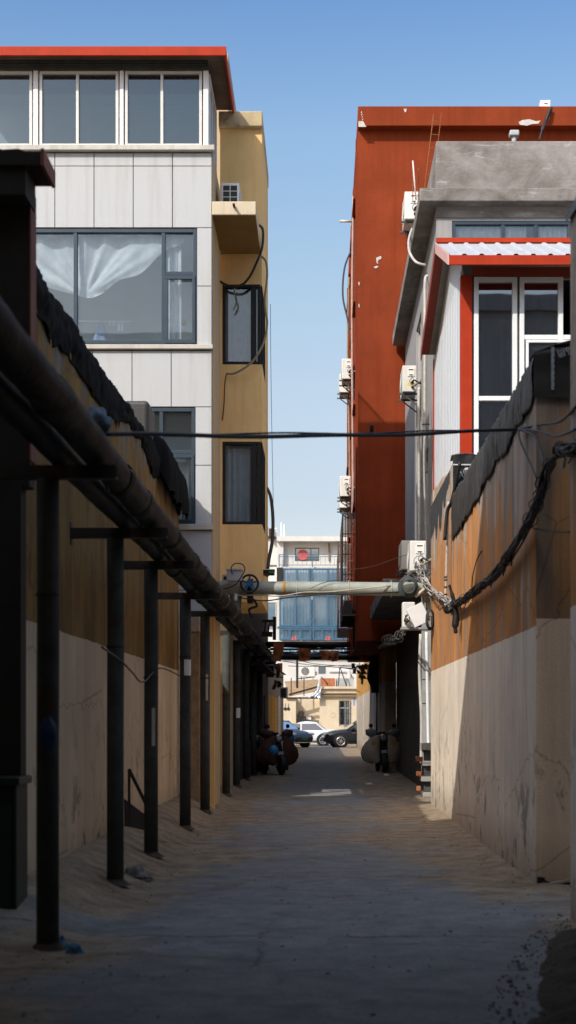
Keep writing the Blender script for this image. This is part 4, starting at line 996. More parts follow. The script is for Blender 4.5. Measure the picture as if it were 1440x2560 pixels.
# ================================================================== AIR CONDITIONERS
def make_ac():
    t = thing('air_conditioner', 'x', 'air conditioner')
    mb = MB(); mb.box(-.40, .40, -.15, .15, 0, .56); mb.build('casing', m_ac, t, bevel=.02, seg=3)
    c = Vector((-.10, -.155, .29))
    mb = MB(); mb.lathe([(0, 0), (.215, 0), (.215, .01)], c, 'Y', 28); mb.build('fan_recess', m_acdark, t)
    mb = MB()
    for r in (.05, .09, .13, .17, .21): mb.tube([c + Vector((r * math.cos(k * PI / 12), -.006, r * math.sin(k * PI / 12))) for k in range(25)], .005, 5, False)
    for k in range(6): mb.bar(c + Vector((0, -.006, 0)), c + Vector((.21 * math.cos(k * PI / 3), -.006, .21 * math.sin(k * PI / 3))), .005)
    mb.build('fan_guard', m_ac, t)
    mb = MB(); mb.box(.401, .415, -.04, .11, .32, .50); mb.build('service_cover', M((.76, .75, .71), .05, 4, .45), t, bevel=.005)
    mb = MB(); mb.box(.416, .420, -.02, .08, .455, .475); mb.box(.416, .425, -.01, .07, .35, .362); mb.build('badge', m_acdark, t)
    for z in (.10, .20): MB().lathe([(.028, 0), (.028, .05), (.018, .06), (.018, .085)], (.40, .06, z), 'X', 10).build('valve', m_dark, t)
    MB().tube(smooth_path([(.47, .06, .10), (.50, .10, .12), (.49, .22, .2), (.45, .34, .3)], 6), .022, 8).build('pipe_tail', m_hose, t, True)
    MB().tube(smooth_path([(.47, .06, .20), (.50, .10, .22), (.50, .20, .16), (.46, .34, .12)], 6), .018, 8).build('pipe_tail', m_cable, t, True)
    mb = MB(); mb.tube(smooth_path([(.42, .03, .36), (.45, .05, .3), (.44, .0, .22), (.45, .05, .14)], 5), .007, 5); mb.build('wire', m_cable, t)
    mb = MB()
    for k in range(5):
        for q in range(2): mb.box(-.404, -.40, -.115 + .12 * q, -.01 + .12 * q, .05 + .095 * k, .13 + .095 * k)
    mb.build('coil_grille', m_acdark, t)
    for x in (-.3, .3): MB().bar((x, -.22, -.025), (x, .30, -.025), .035).bar((x, .28, -.35), (x, -.12, -.04), .025).bar((x, .29, -.38), (x, .29, 0), .03).build('bracket', m_darkgrey, t)
    return t
ac0 = make_ac(); used = [False]
def place_ac(x, y, z, rz, label, s=1.0):
    o = ac0 if not used[0] else dup(ac0)
    used[0] = True
    o.location = (x, y, z); o.rotation_euler = (0, 0, rz); o.scale = (s, s, s); o['label'] = label; o['group'] = 'air conditioner outdoor units'
    return o
W = -PI / 2      # front faces the alley from the right hand walls, service end to the camera
place_ac(X(868, 44), 44.2, Z(952, 44), W, 'upper white air conditioner on the side of the red block, nearer of its pair', 1.12)
place_ac(X(861, 47), 47.2, Z(985, 47), W, 'white air conditioner just behind and below the upper nearer one on red', 1.1)
place_ac(X(863, 44), 44.2, Z(1244, 44), W, 'lower white air conditioner on the red block above the cage, nearer of two', 1.12)
place_ac(X(861, 47), 47.4, Z(1270, 47), W, 'white air conditioner on the red block partly behind the lower nearer one', 1.1)
place_ac(X(1026, 39.5), 39.3, Z(571, 39.5), W, 'air conditioner high on the red wall beside the rebar, partly hidden by the slab roof', 1.35)
place_ac(X(1021, 34.2), 34.2, Z(990, 34.2), W, 'air conditioner with yellow sticker halfway up the grey side wall', 1.12)
place_ac(X(1020, 29.9), 30.0, Z(1424, 29.6), W, 'left unit of the two air conditioners just above the crossing pipe', 1.08)
place_ac(X(1045, 28.3), 28.7, Z(1428, 28.3), W, 'right unit of the two air conditioners just above the crossing pipe', 1.08)
o_ = place_ac(X(578, 25.6), 25.7, Z(503, 24.45) + .01, PI / 2, 'bluish air conditioner on the ledge of the ochre tower', 1.1)
for k_ in children(o_):
    if k_.name.startswith('bracket'): bpy.data.objects.remove(k_)
place_ac(X(768, 97), 97, Z(1692, 97), 0, 'far air conditioner above the low cream house', 1.3)
mb = MB(); c = P(1023, 960, 33.75); mb.lathe([(.0, 0), (.045, 0), (.045, .004), (0, .004)], c, 'Y', 14); mb.build('sticker', M((.75, .55, .05), .1, 8), None, label='round yellow sticker on the end of the grey wall air conditioner', cat='sticker')

# white pipes on the right
def vpipe(pts, r, mat, label): return cable('downpipe', pts, r, mat, label, 'pipe', 'white pipes on the grey house', n=4, seg=8)
vpipe([P(1070, 690, 29.5), P(1063, 700, 29.5), P(1062, 780, 29.5), P(1062, 950, 29.5), P(1062, 1150, 29.5)], .032, m_cablew, 'tall white pipe nearest the sunroom running up under the slab roof')
vpipe([P(1049, 970, 29.8), P(1047, 990, 29.8), P(1047, 1150, 29.8), P(1048, 1380, 29.8)], .034, m_cablew, 'white pipe dropping from the yellow sticker air conditioner')
vpipe([P(1065, 1085, 29.4), P(1060, 1120, 29.4), P(1062, 1250, 29.4), P(1066, 1350, 29.4)], .022, M((.35, .34, .31), .2, 5), 'grey flexible duct beside the white pipes')
vpipe([P(1052, 1585, 29.6), P(1049, 1680, 29.6), P(1054, 1800, 29.6), P(1053, 1908, 29.6)], .034, m_cablew, 'lower white pipe with a bend ending on the brick stack, left of two')
vpipe([P(1066, 1580, 29.2), P(1068, 1680, 29.2), P(1070, 1800, 29.2), P(1072, 1906, 29.2)], .034, m_white, 'lower white pipe ending on the brick stack, right of two')
vpipe([P(1030, 572, 33), P(1022, 600, 31), P(1024, 630, 30), P(1040, 655, 29.5), P(1064, 663, 29.5)], .028, m_cablew, 'pale hose curving from the highest air conditioner under the slab roof')
for q in (870, 1060, 1180, 1700, 1760, 1860): MB().box(X(1056, 29.4), X(1075, 29.4), 29.45, 29.5, Z(q, 29.4), Z(q, 29.4) + .02).build('pipe_clip', m_darkgrey, gb)
MB().box(X(1054, 29.6), 2.33, 29.45, 29.7, .5, 4.2).build('service_panel', M((.30, .31, .32), .2, 3), gb)
# brick and paver stack
for k in range(7):
    y0 = 29.0; z0 = .16 * k
    mb = MB(); dx = R.uniform(-.02, .02)
    if k % 2 == 0 or k == 6: mb.box(2.04 + dx, 2.30 + dx, y0, y0 + .55, z0, z0 + .10 + .05 * (k == 6))
    else: mb.box(2.10, 2.24, y0 + .12, y0 + .42, z0 - .055, z0 + .155)
    if k % 2 == 0 or k == 6: mb.build('paving_slab', m_paver, None, bevel=.012, label=['bottom grey slab of the stack under the white pipes', '', 'second grey slab from the bottom of the stack under the white pipes', '', 'third grey slab from the bottom of the stack under the white pipes', '', 'top grey slab of the stack, carrying the white pipe ends'][k], cat='paving slab', group='slabs stacked under the white pipes')
    else: mb.build('spacer_brick', m_darkgrey, None, bevel=.01, label='brick packed between slabs, %s layer of the stack' % ('lowest', '', 'middle', '', 'highest')[k - 1], cat='brick', group='bricks between the stacked slabs')
for k in range(3):
    mb = MB(); mb.obox((1.985 + .01 * k, 29.2 + .05 * k, .17 + .30 * k), (.09, .20, .10), Matrix.Rotation(.2 * k - .1, 3, 'Z')); mb.build('red_brick', m_brick, None, bevel=.012, label=['lowest orange brick wedged at the left of the slab stack', 'middle orange brick wedged at the left of the slab stack', 'uppermost orange brick wedged at the left of the slab stack'][k], cat='brick', group='orange bricks beside the slab stack')

# ================================================================== CABLES NEAR THE CAMERA
a, b = P(255, 1085, 10.1), P(1308, 1072, 14.4)
def span(off, wob, sag=.04):
    out = []
    for k in range(15):
        t = k / 14; q = a.lerp(b, t)
        out.append(q + Vector((0, 0, off * math.sin(t * PI) - sag * math.sin(t * PI) + wob * math.sin(t * 17 + off * 90))))
    return out
cable('overhead_cable', span(0, .006), .017, m_cable, 'thick blurred black cable strung across the whole alley', n=4, seg=8)
cable('overhead_cable', span(.022, .008), .008, m_cable, 'thinner black cable twisted along the thick overhead one', n=4)
mb = MB(); c = a.lerp(b, .555); mb.box(c.x - .018, c.x + .018, c.y - .02, c.y + .02, c.z - .01, c.z + .05); mb.build('cable_clip', m_black, None, bevel=.008, label='small black clip on the overhead cable in mid sky', cat='clip')
h = P(1308, 1072, 14.3); h.x = 1.975
cable('cable', [h, P(1350, 1062, 13.4), P(1400, 1053, 12.0), Vector((1.93, 10.8, 3.97))], .012, m_cable, 'black wire fanning right and slightly up from the tarpaulin edge')
cable('cable', [h, P(1345, 1078, 13.3), P(1390, 1090, 12.0), Vector((1.93, 10.8, 3.80))], .011, m_cable, 'black wire fanning right and slightly down from the tarpaulin edge')
cable('cable', [h, P(1335, 1090, 13.1), P(1352, 1130, 12.7), P(1360, 1165, 12.4)], .011, m_cable, 'curved black wire dropping from the overhead cable to the bundle')
cable('cable', [h, P(1300, 1100, 13.8), P(1322, 1150, 13.4), P(1342, 1195, 12.9)], .010, m_cable, 'straight black wire slanting from the overhead cable down to the bundle')
# thick bundle hanging along the right wall
bx = 1.93
bpts = [Vector((bx, 9.6, 3.62)), Vector((bx, 10.8, 3.66)), Vector((bx, 11.9, 3.80)), Vector((bx, 13.07, 3.47)), Vector((bx, 15.4, 3.23)), Vector((bx - .01, 17.6, 3.20)), Vector((bx, 19.9, 3.24)), Vector((bx, 20.9, 3.27))]
bnd = thing('cable_bundle', 'thick shaggy bundle of black cables hanging along the right wall', 'cable bundle', tuple(bpts[0]))
def strands(path, n, rad, r, mats, parent, seed, tw=.9, m=8):
    rr = random.Random(seed); base = smooth_path(path, m)
    for k in range(n):
        ph = 2 * PI * k / n; q = rad * rr.uniform(.35, 1); tws = rr.uniform(-tw, tw); fr = rr.uniform(.5, 1.4); pts = []
        for i, p in enumerate(base):
            aa = ph + tws * i * .25 + .6 * math.sin(i * fr)
            pts.append(p + Vector((q * math.cos(aa), 0, q * math.sin(aa) + .012 * math.sin(i * fr * 1.7))))
        MB().tube(pts, r * rr.uniform(.7, 1.3), 5).build('strand', mats[k % len(mats)], parent, True)
    return base
base = strands(bpts, 12, .047, .013, [m_cable, m_black, M((.04, .04, .04), .3, 6, .6)], bnd, 3)
for i in range(2, len(base) - 1):
    if R.random() < .4:
        mb = MB(); p = base[i].lerp(base[i + 1], R.random()); rr = R.uniform(.045, .07)
        mb.tube([p + Vector((rr * math.cos(k * PI / 6), .03 * math.sin(k + i), rr * math.sin(k * PI / 6))) for k in range(13)], .006, 4, False); mb.build('binding_wire', m_cable, bnd, True)
    if R.random() < .6:
        mb = MB(); p = base[i]; d = Vector((-.02 + R.uniform(-.03, .03), R.uniform(-.08, .08), R.uniform(-.16, -.06)))
        mb.tube(smooth_path([p, p + d * .6 + Vector((0, .05, 0)), p + d, p + d * .5 + Vector((0, -.05, 0))], 4), .005, 4); mb.build('wire_end', m_cable, bnd, True)
# tangle of grey wires from the bundle to the condensers
tg = thing('cable_bundle', 'loose tangle of grey and white wires between the bundle and the air conditioners', 'cable bundle', (1.92, 22, 3.4))
tp = [Vector((bx, 20.9, 3.27)), P(1112, 1500, 22.4), P(1085, 1485, 24.5), P(1062, 1455, 26.3), P(1050, 1430, 27.4), P(1042, 1405, 28.6)]
strands(tp, 12, .075, .0095, [m_cablew, M((.25, .25, .24), .2, 5), m_cablew, m_cable], tg, 11, 2.2, 7)
for k in range(14):
    mb = MB(); c = P(1050 + R.gauss(0, 14), 1450 + R.gauss(0, 18), 26.6); r_ = R.uniform(.05, .16)
    mb.tube([c + Vector((r_ * math.cos(t * PI / 9), .02 * math.sin(t), r_ * math.sin(t * PI / 9) * R.uniform(.95, 1.05))) for t in range(19)], .007, 4, False); mb.build('wire_loop', M((.16, .16, .155), .3, 5), tg, True)
cl = thing('cable_coil', 'round coil of dark cable hanging at the right end of the green crossing pipe', 'cable coil', tuple(P(1022, 1465, 26.2)))
mb = MB(); c = P(1022, 1466, 25.7)
for k in range(6):
    r_ = .115 + .012 * k; mb.tube([c + Vector((r_ * math.cos(t * PI / 12) + .01 * math.sin(k), .02 * k, 1.08 * r_ * math.sin(t * PI / 12))) for t in range(25)], .011, 6, False)
mb.build('loops', M((.05, .06, .065), .3, 5, .5), cl, True)
MB().tube([P(1068, 1468, 26), P(1052, 1480, 25.8), P(1038, 1492, 25.8)], .028, 8).build('white_sleeve', M((.6, .52, .42), .1, 6), cl, True)
bl = thing('cable_splice', 'black taped cable splice dangling where the bundle meets the grey tangle', 'cable splice', (bx - .04, 20.5, 2.6))
def pp(x, y): return P(x, y, 20.6)
MB().tube(smooth_path([pp(1123, 1462), pp(1130, 1485), pp(1136, 1510), pp(1140, 1540), pp(1138, 1565), pp(1140, 1584)], 5), [.02] * 5 + [.03] * 5 + [.045] * 6 + [.05] * 5 + [.03] * 4 + [.012], 8).build('taped_end', m_black, bl, True)
MB().tube(smooth_path([pp(1112, 1514), pp(1118, 1528), pp(1130, 1520)], 5), .04, 8).build('taped_knot', m_black, bl, True)
cable('conduit', [P(1121, 1255, 22.2), P(1118, 1330, 22.2), P(1116, 1420, 22.2), P(1113, 1505, 22.2)], .022, M((.42, .38, .33), .4, 14), 'pale vertical conduit with dark tape on the right wall', 'conduit')
cable('cable', [P(1150, 1155, 21.8), P(1130, 1250, 22.0), P(1118, 1280, 22.1), P(1112, 1350, 22.1)], .03, m_black, 'black tube dropping from the small logo tarpaulin')
for q in (1445, 1452, 1470, 1488): MB().lathe([(.024, 0), (.027, .005), (.027, .02), (.024, .025)], (X(1115, 22.15), 22.2, Z(q, 22.2)), 'Z', 10).build('tape', m_black, bl)
cable('cable', [P(1205, 1377, 18), P(1192, 1400, 18.2), P(1182, 1440, 18.4), P(1178, 1490, 18.6)], .007, m_cable, 'single stiff wire sticking up from the bundle on the right wall')
cable('cable', [P(1425, 1330, 11.5), P(1380, 1328, 12.3), P(1340, 1322, 13.3), P(1325, 1318, 13.7)], .008, m_cable, 'thin dark wire along the near face of the right wall')
cable('cable', [P(255, 1618, 12.0), P(300, 1650, 12.9), P(330, 1680, 13.6), P(358, 1705, 14.6), P(400, 1670, 16.6), P(450, 1690, 19.6)], .009, m_cable, 'thin wire drooping between the second and third posts')
# white metal cabinets under the condensers
cbn = thing('junction_box', 'tilted white metal junction box hanging on the end of the right wall', 'box', tuple(P(1050, 1570, 25.9)))
rot = Matrix.Rotation(math.radians(-26), 3, 'Y'); c = P(1045, 1538, 25.9)
mb = MB(); mb.obox(c, (.30, .17, .35), Matrix.Rotation(math.radians(-26), 3, 'Y')); mb.build('box_shell', M((.62, .63, .63), .06, 3, .4), cbn, bevel=.008)
mb = MB(); mb.obox(c + rot @ Vector((0, -.095, 0)), (.315, .02, .365), rot); mb.build('box_door', M((.70, .71, .71), .06, 3, .4), cbn, bevel=.006)
c2 = P(1022, 1545, 27.2); cb2 = thing('junction_box', 'upright white cabinet behind the tilted junction box', 'box', tuple(c2))
mb = MB(); mb.box(c2.x - .12, c2.x + .12, 27.2, 27.5, Z(1568, 27.2), Z(1505, 27.2)); mb.build('box_shell', m_ac, cb2, bevel=.02)
mb = MB(); mb.box(c2.x - .15, 2.25, 27.1, 27.5, Z(1574, 27.2), Z(1569, 27.2)); mb.build('shelf', m_greyside, cb2)
mb = MB(); c = P(1076, 1548, 25.7)
for k in range(5): mb.tube([c + Vector(((.05 + .006 * k) * math.cos(t * PI / 9), .02 * k, (.15 + .01 * k) * math.sin(t * PI / 9))) for t in range(19)], .011, 5, False)
mb.build('cable_coil', m_cable, None, True, label='narrow black cable coil hanging right of the tilted white box', cat='cable coil')
hb = thing('cable_bundle', 'dangling curls of wire sagging from the white cabinets into the dark', 'cable bundle', tuple(P(1000, 1600, 29)))
strands([P(1020, 1545, 26.8), P(1012, 1570, 28), P(1000, 1592, 30), P(985, 1606, 33), P(965, 1612, 37), P(945, 1618, 42)], 8, .07, .012, [m_cable, m_cablew, m_cable], hb, 5, 2)
for k in range(9):
    mb = MB(); c = P(1003 - 5 * k + R.gauss(0, 4), 1585 + 3 * k + R.gauss(0, 5), 29.5 + k * .8); r_ = R.uniform(.05, .10)
    mb.tube([c + Vector((r_ * math.cos(t * PI / 8), .02 * math.sin(t), r_ * math.sin(t * PI / 8))) for t in range(17)], .008, 4, False); mb.build('wire_loop', m_cablew, hb, True)

# ================================================================== PIPE RACK WITH CLOTHS ACROSS THE ALLEY
YK = 49.5
rk = thing('cable_rack', 'dark rack of pipes and cables spanning the alley in front of the cream house', 'cable rack', (0, YK, 3.7))
mb = MB()
mb.tube([(-2.1, YK, Z(1611, YK)), (2.1, YK, Z(1612, YK))], .10, 12); mb.tube([(-2.1, YK + .3, Z(1643, YK)), (2.1, YK + .3, Z(1643, YK))], .09, 12)
mb.tube([(-2.1, YK + .7, Z(1622, YK)), (2.1, YK + .7, Z(1619, YK))], .03, 8)
mb.build('rack_pipe', m_black, rk, True)
mb = MB()
for k in range(12):
    z0 = Z(1612 + R.uniform(0, 30), YK); z1 = z0 + R.uniform(-.1, .1); y = YK - .2 + R.uniform(0, .5)
    mb.tube(smooth_path([(-2.1, y, z0), (-1, y, (z0 + z1) / 2 - R.uniform(0, .12)), (.4, y, (z0 + z1) / 2 - R.uniform(0, .12)), (2.1, y, z1)], 6), R.uniform(.012, .03), 5)
mb.build('strand', m_cable, rk, True)
mb = MB()
for k in range(5):
    x0 = -1.5 + .6 * k; z0 = Z(1626 + R.uniform(-6, 8), YK + .9)
    mb.grid(lambda u, v: (x0 + .5 * u, YK + .9 + .03 * math.sin(u * 20), z0 + .05 * v + .03 * math.sin(u * 9 + k)), 10, 1)
mb.build('foil_strip', m_foil, rk)
def cloth(px0, px1, py0, py1, skew, label, Y=YK - .25):
    sd = R.random() * 50
    def f(u, v):
        px = px0 + (px1 - px0) * (u * (1 - .25 * v) + .12 * v) + skew * v; py = py0 + (py1 - py0) * v * (1 + .10 * noise.noise(Vector((u * 3, sd, 0))))
        p = P(px, py, Y); p.y += .10 * noise.noise(Vector((u * 3, v * 2, sd))); return p
    MB().grid(f, 14, 10).build('orange_cloth', m_orangecloth, None, True, label=label, cat='cloth', group='orange cloths hung on the cable rack')
cloth(684, 712, 1608, 1652, -6, 'narrow orange cloth at the left end of the cable rack')
cloth(744, 778, 1620, 1652, 0, 'square orange cloth hanging left of centre on the cable rack')
cloth(798, 822, 1626, 1650, 4, 'small ragged orange cloth just left of the middle square one')
cloth(823, 848, 1627, 1653, 0, 'upright orange cloth right of the small ragged one')
cloth(884, 916, 1622, 1648, 8, 'wide slanting orange cloth towards the right end of the rack')
cloth(912, 932, 1618, 1640, -4, 'short orange scrap beside the wide slanting cloth')
cloth(948, 962, 1618, 1642, 2, 'last dim orange scrap at the right end of the rack')
# black hanging sack and post on the right
def sack(u, v):
    a_ = u * 2 * PI; q = math.sin(min(1, v * 1.15) * PI * .62 + .5)
    r_ = .36 * q * (1 + .12 * noise.noise(Vector((math.cos(a_) * 2, math.sin(a_) * 2, v * 4))))
    p = P(944, 1640 + 92 * v, 48.8); return p + Vector((r_ * math.cos(a_), r_ * .7 * math.sin(a_), 0))
MB().grid(sack, 26, 18).build('black_sack', m_black, None, True, label='bulging black plastic sack hung below the right end of the cable rack', cat='sack')
cable('downpipe', [P(944, 1725, 50), P(946, 1760, 50), P(944, 1840, 50), P(944, 1868, 50)], .075, m_black, 'black downpipe below the hanging sack', 'pipe', seg=10)
mb = MB()
for k in range(46):
    p = P(908 + R.gauss(0, 11), 1662 + abs(R.gauss(0, 18)), 52 + R.random() * 2); q = Matrix.Rotation(R.random() * 6, 3, 'Z') @ Matrix.Rotation(R.random() * 3, 3, 'X')
    mb.obox(p, (.13, .02, .18), q)
mb.build('dried_vine', M((.30, .17, .11), .6, 9, .9), None, label='ragged dry vine and rags hanging over the sunlit yellow wall', cat='vine')
mb = MB()
for k in range(26):
    p = P(694 + R.gauss(0, 7), 1660 + R.random() * 60, 51 + R.random()); q = Matrix.Rotation(R.random() * 6, 3, 'Z') @ Matrix.Rotation(R.random() * 3, 3, 'X')
    mb.obox(p, (.12, .02, .2), q)
mb.build('hanging_rags', M((.12, .08, .05), .6, 9, .9), None, label='dark rags hanging in front of the shop row on the left', cat='rags')
MB().box(X(695, 52.5), X(706, 52.5), 52.4, 52.6, Z(1680, 52.5), Z(1658, 52.5)).build('orange_sign', M((.55, .22, .03), .1, 6, .6), None, label='little orange sign panel on the left just under the cable rack', cat='sign')
ws = thing('window_unit', 'dark box air cooler on brackets at the left end of the alley', 'cooler', tuple(P(712, 1748, 60)))
mb = MB(); mb.box(X(700, 60), X(719, 60), 60, 60.5, Z(1746, 60), Z(1718, 60)); mb.build('casing', M((.25, .27, .28), .1, 5, .5), ws, bevel=.02)
MB().box(X(702, 60), X(715, 60), 59.985, 60, Z(1743, 60), Z(1721, 60)).build('grille', m_black, ws)
ob = thing('outrigger', 'dark scrap metal bracket and post sticking out from the left wall above the rack', 'bracket', tuple(P(685, 1560, 46)))
mb = MB(); mb.bar(P(655, 1552, 46), P(690, 1553, 46), .09); mb.bar(P(686, 1542, 46), P(686, 1600, 46), .11); mb.bar(P(664, 1556, 46), P(660, 1590, 46), .05); mb.bar(P(673, 1556, 46), P(670, 1590, 46), .05); mb.bar(P(655, 1585, 46), P(681, 1586, 46), .16); mb.build('frame', m_dark, ob)
MB().box(X(671, 46), X(684, 46), 45.9, 46.2, Z(1564, 46), Z(1556, 46)).build('tray', m_wood, ob)

# ================================================================== SCOOTERS
def make_scooter(name, label, quilt, lobe, muff, emblem, s=1.0):
    """electric scooter seen from the front, facing -Y, with a padded wind apron and hand muffs"""
    t = thing(name, label, 'scooter')
    w = MB(); w.lathe([(.10, -.05), (.19, -.05), (.215, -.03), (.22, 0), (.215, .03), (.19, .05), (.10, .05)], (0, -.55, .22), 'X', 26); fw = w.build('wheel', m_rubber, t, True)
    w = MB(); w.lathe([(.0, -.03), (.11, -.045), (.11, .045), (0, .03)], (0, -.55, .22), 'X', 18); w.build('rim', m_rim, fw, True)
    w = MB(); w.lathe([(.10, -.05), (.19, -.05), (.215, -.03), (.22, 0), (.215, .03), (.19, .05), (.10, .05)], (0, .62, .22), 'X', 26); w.build('wheel', m_rubber, t, True)
    mb = MB(); mb.grid(lambda u, v: (.085 * math.cos(u * PI), -.55 - .26 * math.cos(v * 2.1 - .5), .22 + .26 * math.sin(v * 2.1 - .5) + .05 * math.sin(u * PI)), 8, 10); mb.build('mudguard', m_black, t, True)
    mb = MB()
    for q in (-.07, .07): mb.tube([(q, -.55, .22), (q, -.48, .5), (q * .6, -.36, .80)], .02, 8)
    mb.tube([(0, -.42, .5), (0, -.30, 1.0)], .04, 10); mb.build('fork', m_dark, t, True)
    mb = MB(); mb.tube(smooth_path([(-.34, -.20, 1.02), (-.2, -.27, 1.03), (0, -.30, 1.0), (.2, -.27, 1.03), (.34, -.20, 1.02)], 5), .016, 8); mb.build('handlebar', m_dark, t, True)
    def bodyf(u, v):       # central shield and floor
        a_ = (u - .5) * 2; pr = [(.30, .30), (.42, .33), (.60, .30), (.80, .24), (.98, .20), (1.08, .12)]
        k = v * 5; i = min(4, int(k)); f = k - i; z = pr[i][0] * (1 - f) + pr[i+1][0] * f; hw = pr[i][1] * (1 - f) + pr[i+1][1] * f
        return (a_ * hw * .62, -.44 + .18 * a_ * a_ + .22 * (z - .3), z)
    MB().grid(bodyf, 14, 14).build('front_shield', m_black, t, True, thick=.02)
    mb = MB(); mb.box(-.14, .14, -.30, .35, .28, .36); mb.build('footboard', m_dark, t, bevel=.03)
    def tail(u, v):
        a_ = u * 2 * PI; y = .05 + .85 * v; r_ = .17 * (1 - .55 * sm(.6, 1, v)) * (.75 + .25 * sm(0, .2, v)); return (r_ * math.cos(a_), y, .52 + .14 * v + .20 * math.sin(a_) * (1 - .3 * v))
    MB().grid(tail, 20, 12).build('rear_body', m_dark, t, True)
    mb = MB(); mb.box(-.15, .15, .08, .75, .72, .82); mb.build('seat', m_black, t, bevel=.04)
    mb = MB(); mb.lathe([(.0, -.05), (.06, -.045), (.085, -.01), (.085, .05)], (0, -.40, .93), 'Y', 20); hl = mb.build('headlight', M((.35, .38, .4), .1, 5, .15), t, True)
    mb = MB(); mb.lathe([(.085, -.02), (.10, -.02), (.10, .01), (.085, .01)], (0, -.40, .93), 'Y', 24); mb.build('chrome_ring', m_chrome, hl, True)
    for sgn in (-1, 1):
        def lobe_f(u, v, sgn=sgn):      # hanging padded lobe: narrow at the bar, wide and rounded below
            pr = [(0, .18), (.15, .26), (.35, .33), (.6, .36), (.85, .31), (.97, .22), (1, .14)]
            k = next(i for i in range(6) if pr[i+1][0] >= v - 1e-9); f = (v - pr[k][0]) / (pr[k+1][0] - pr[k][0]); hw = pr[k][1] * (1 - f) + pr[k+1][1] * f
            x = sgn * (.10 + u * hw * 1.34); z = 1.0 - .74 * v - .12 * u * u * (1 - v) + .02 * math.sin(u * 11) * v
            bulge = .055 * math.sin(u * PI) * math.sin(min(1, v * 1.05) * PI * .9 + .15)
            pad = .016 * abs(math.sin((u * 1.2 + v) * 9)) * abs(math.sin((u * 1.2 - v) * 9)) + .02 * noise.noise(Vector((u * 3, v * 3, sgn)))
            return (x, -.42 - bulge - pad + .16 * u ** 2, z)
        l_ = MB().grid(lobe_f, 16, 18).build('apron_lobe', lobe, t, True, thick=.035)
        MB().tube([Vector(lobe_f(*q_)) + Vector((0, -.012, 0)) for q_ in [(0, k / 12) for k in range(13)] + [(k / 8, 1) for k in range(1, 9)] + [(1, 1 - k / 14) for k in range(1, 15)]], .014, 6).build('piping', m_black, l_, True)
        if emblem:
            q = lobe_f(.42, .27); mb = MB(); mb.obox((q[0], q[1] - .03, q[2]), (.11, .03, .11), Matrix.Rotation(PI / 4, 3, 'Y')); mb.build('emblem', m_gold, l_, bevel=.01)
        def muff_f(u, v, sgn=sgn):
            a_ = u * 2 * PI; r_ = .105 * (.55 + .55 * math.sin(v * PI * .8 + .45)); return (sgn * (.17 + .27 * v), -.24 + .05 * v + r_ * 1.0 * math.cos(a_), 1.03 + .05 * v + r_ * math.sin(a_) * (1 + .15 * math.sin(3 * a_)))
        MB().grid(muff_f, 18, 12).build('hand_muff', muff, t, True)
        mb = MB(); mb.tube([(sgn * .22, -.24, 1.05), (sgn * .30, -.22, 1.20)], .008, 6); mb.lathe([(0, -.01), (.05, -.01), (.055, 0), (.05, .01), (0, .012)], (sgn * .31, -.22, 1.24), 'Y', 16); mb.build('mirror', m_chrome if False else m_dark, t, True)
    mb = MB(); mb.box(-.07, .07, -.52, -.50, .50, .60); mb.build('plate', m_cablew, t)
    mb = MB(); mb.tube([(.12, .2, .28), (.26, .25, .02)], .014, 6); mb.build('kick_stand', m_dark, t, True)
    t.scale = (s, s, s); return t
s1 = make_scooter('electric_scooter', 'parked scooter in cream padded wind apron with gold emblems, on the right of the lane', m_creamquilt, m_creamquilt, m_greyquilt, True, 1.12)
s1.location = (X(955, 42.0), 42.6, gz(1.7, 42)); s1.rotation_euler = (0, 0, math.radians(6))
s2 = make_scooter('electric_scooter', 'parked scooter in brown padded wind apron nearest the lane on the left', m_brownquilt, m_brownquilt, m_brownquilt, False, 1.12)
s2.location = (X(682, 40.5), 40.9, 0); s2.rotation_euler = (0, 0, math.radians(24))
s3 = make_scooter('electric_scooter', 'second brown covered scooter behind the first, against the left house', M((.13, .07, .04), .2, 7, .7, 0, .4), M((.13, .07, .04), .2, 7, .7, 0, .4), m_greyquilt, False, 1.1)
s3.location = (X(646, 42.8), 43.0, 0); s3.rotation_euler = (0, 0, math.radians(-10))
def bag(u, v):
    a_ = u * 2 * PI; r_ = .14 * math.sin(v * PI * .85 + .3); return Vector((X(684, 39.8) + r_ * math.cos(a_), 39.75 + .6 * r_ * math.sin(a_), .86 - .28 * v))
MB().grid(bag, 16, 10).build('blue_bag', m_bluebag, None, True, label='bright blue bag hanging on the front of the brown scooter', cat='bag')

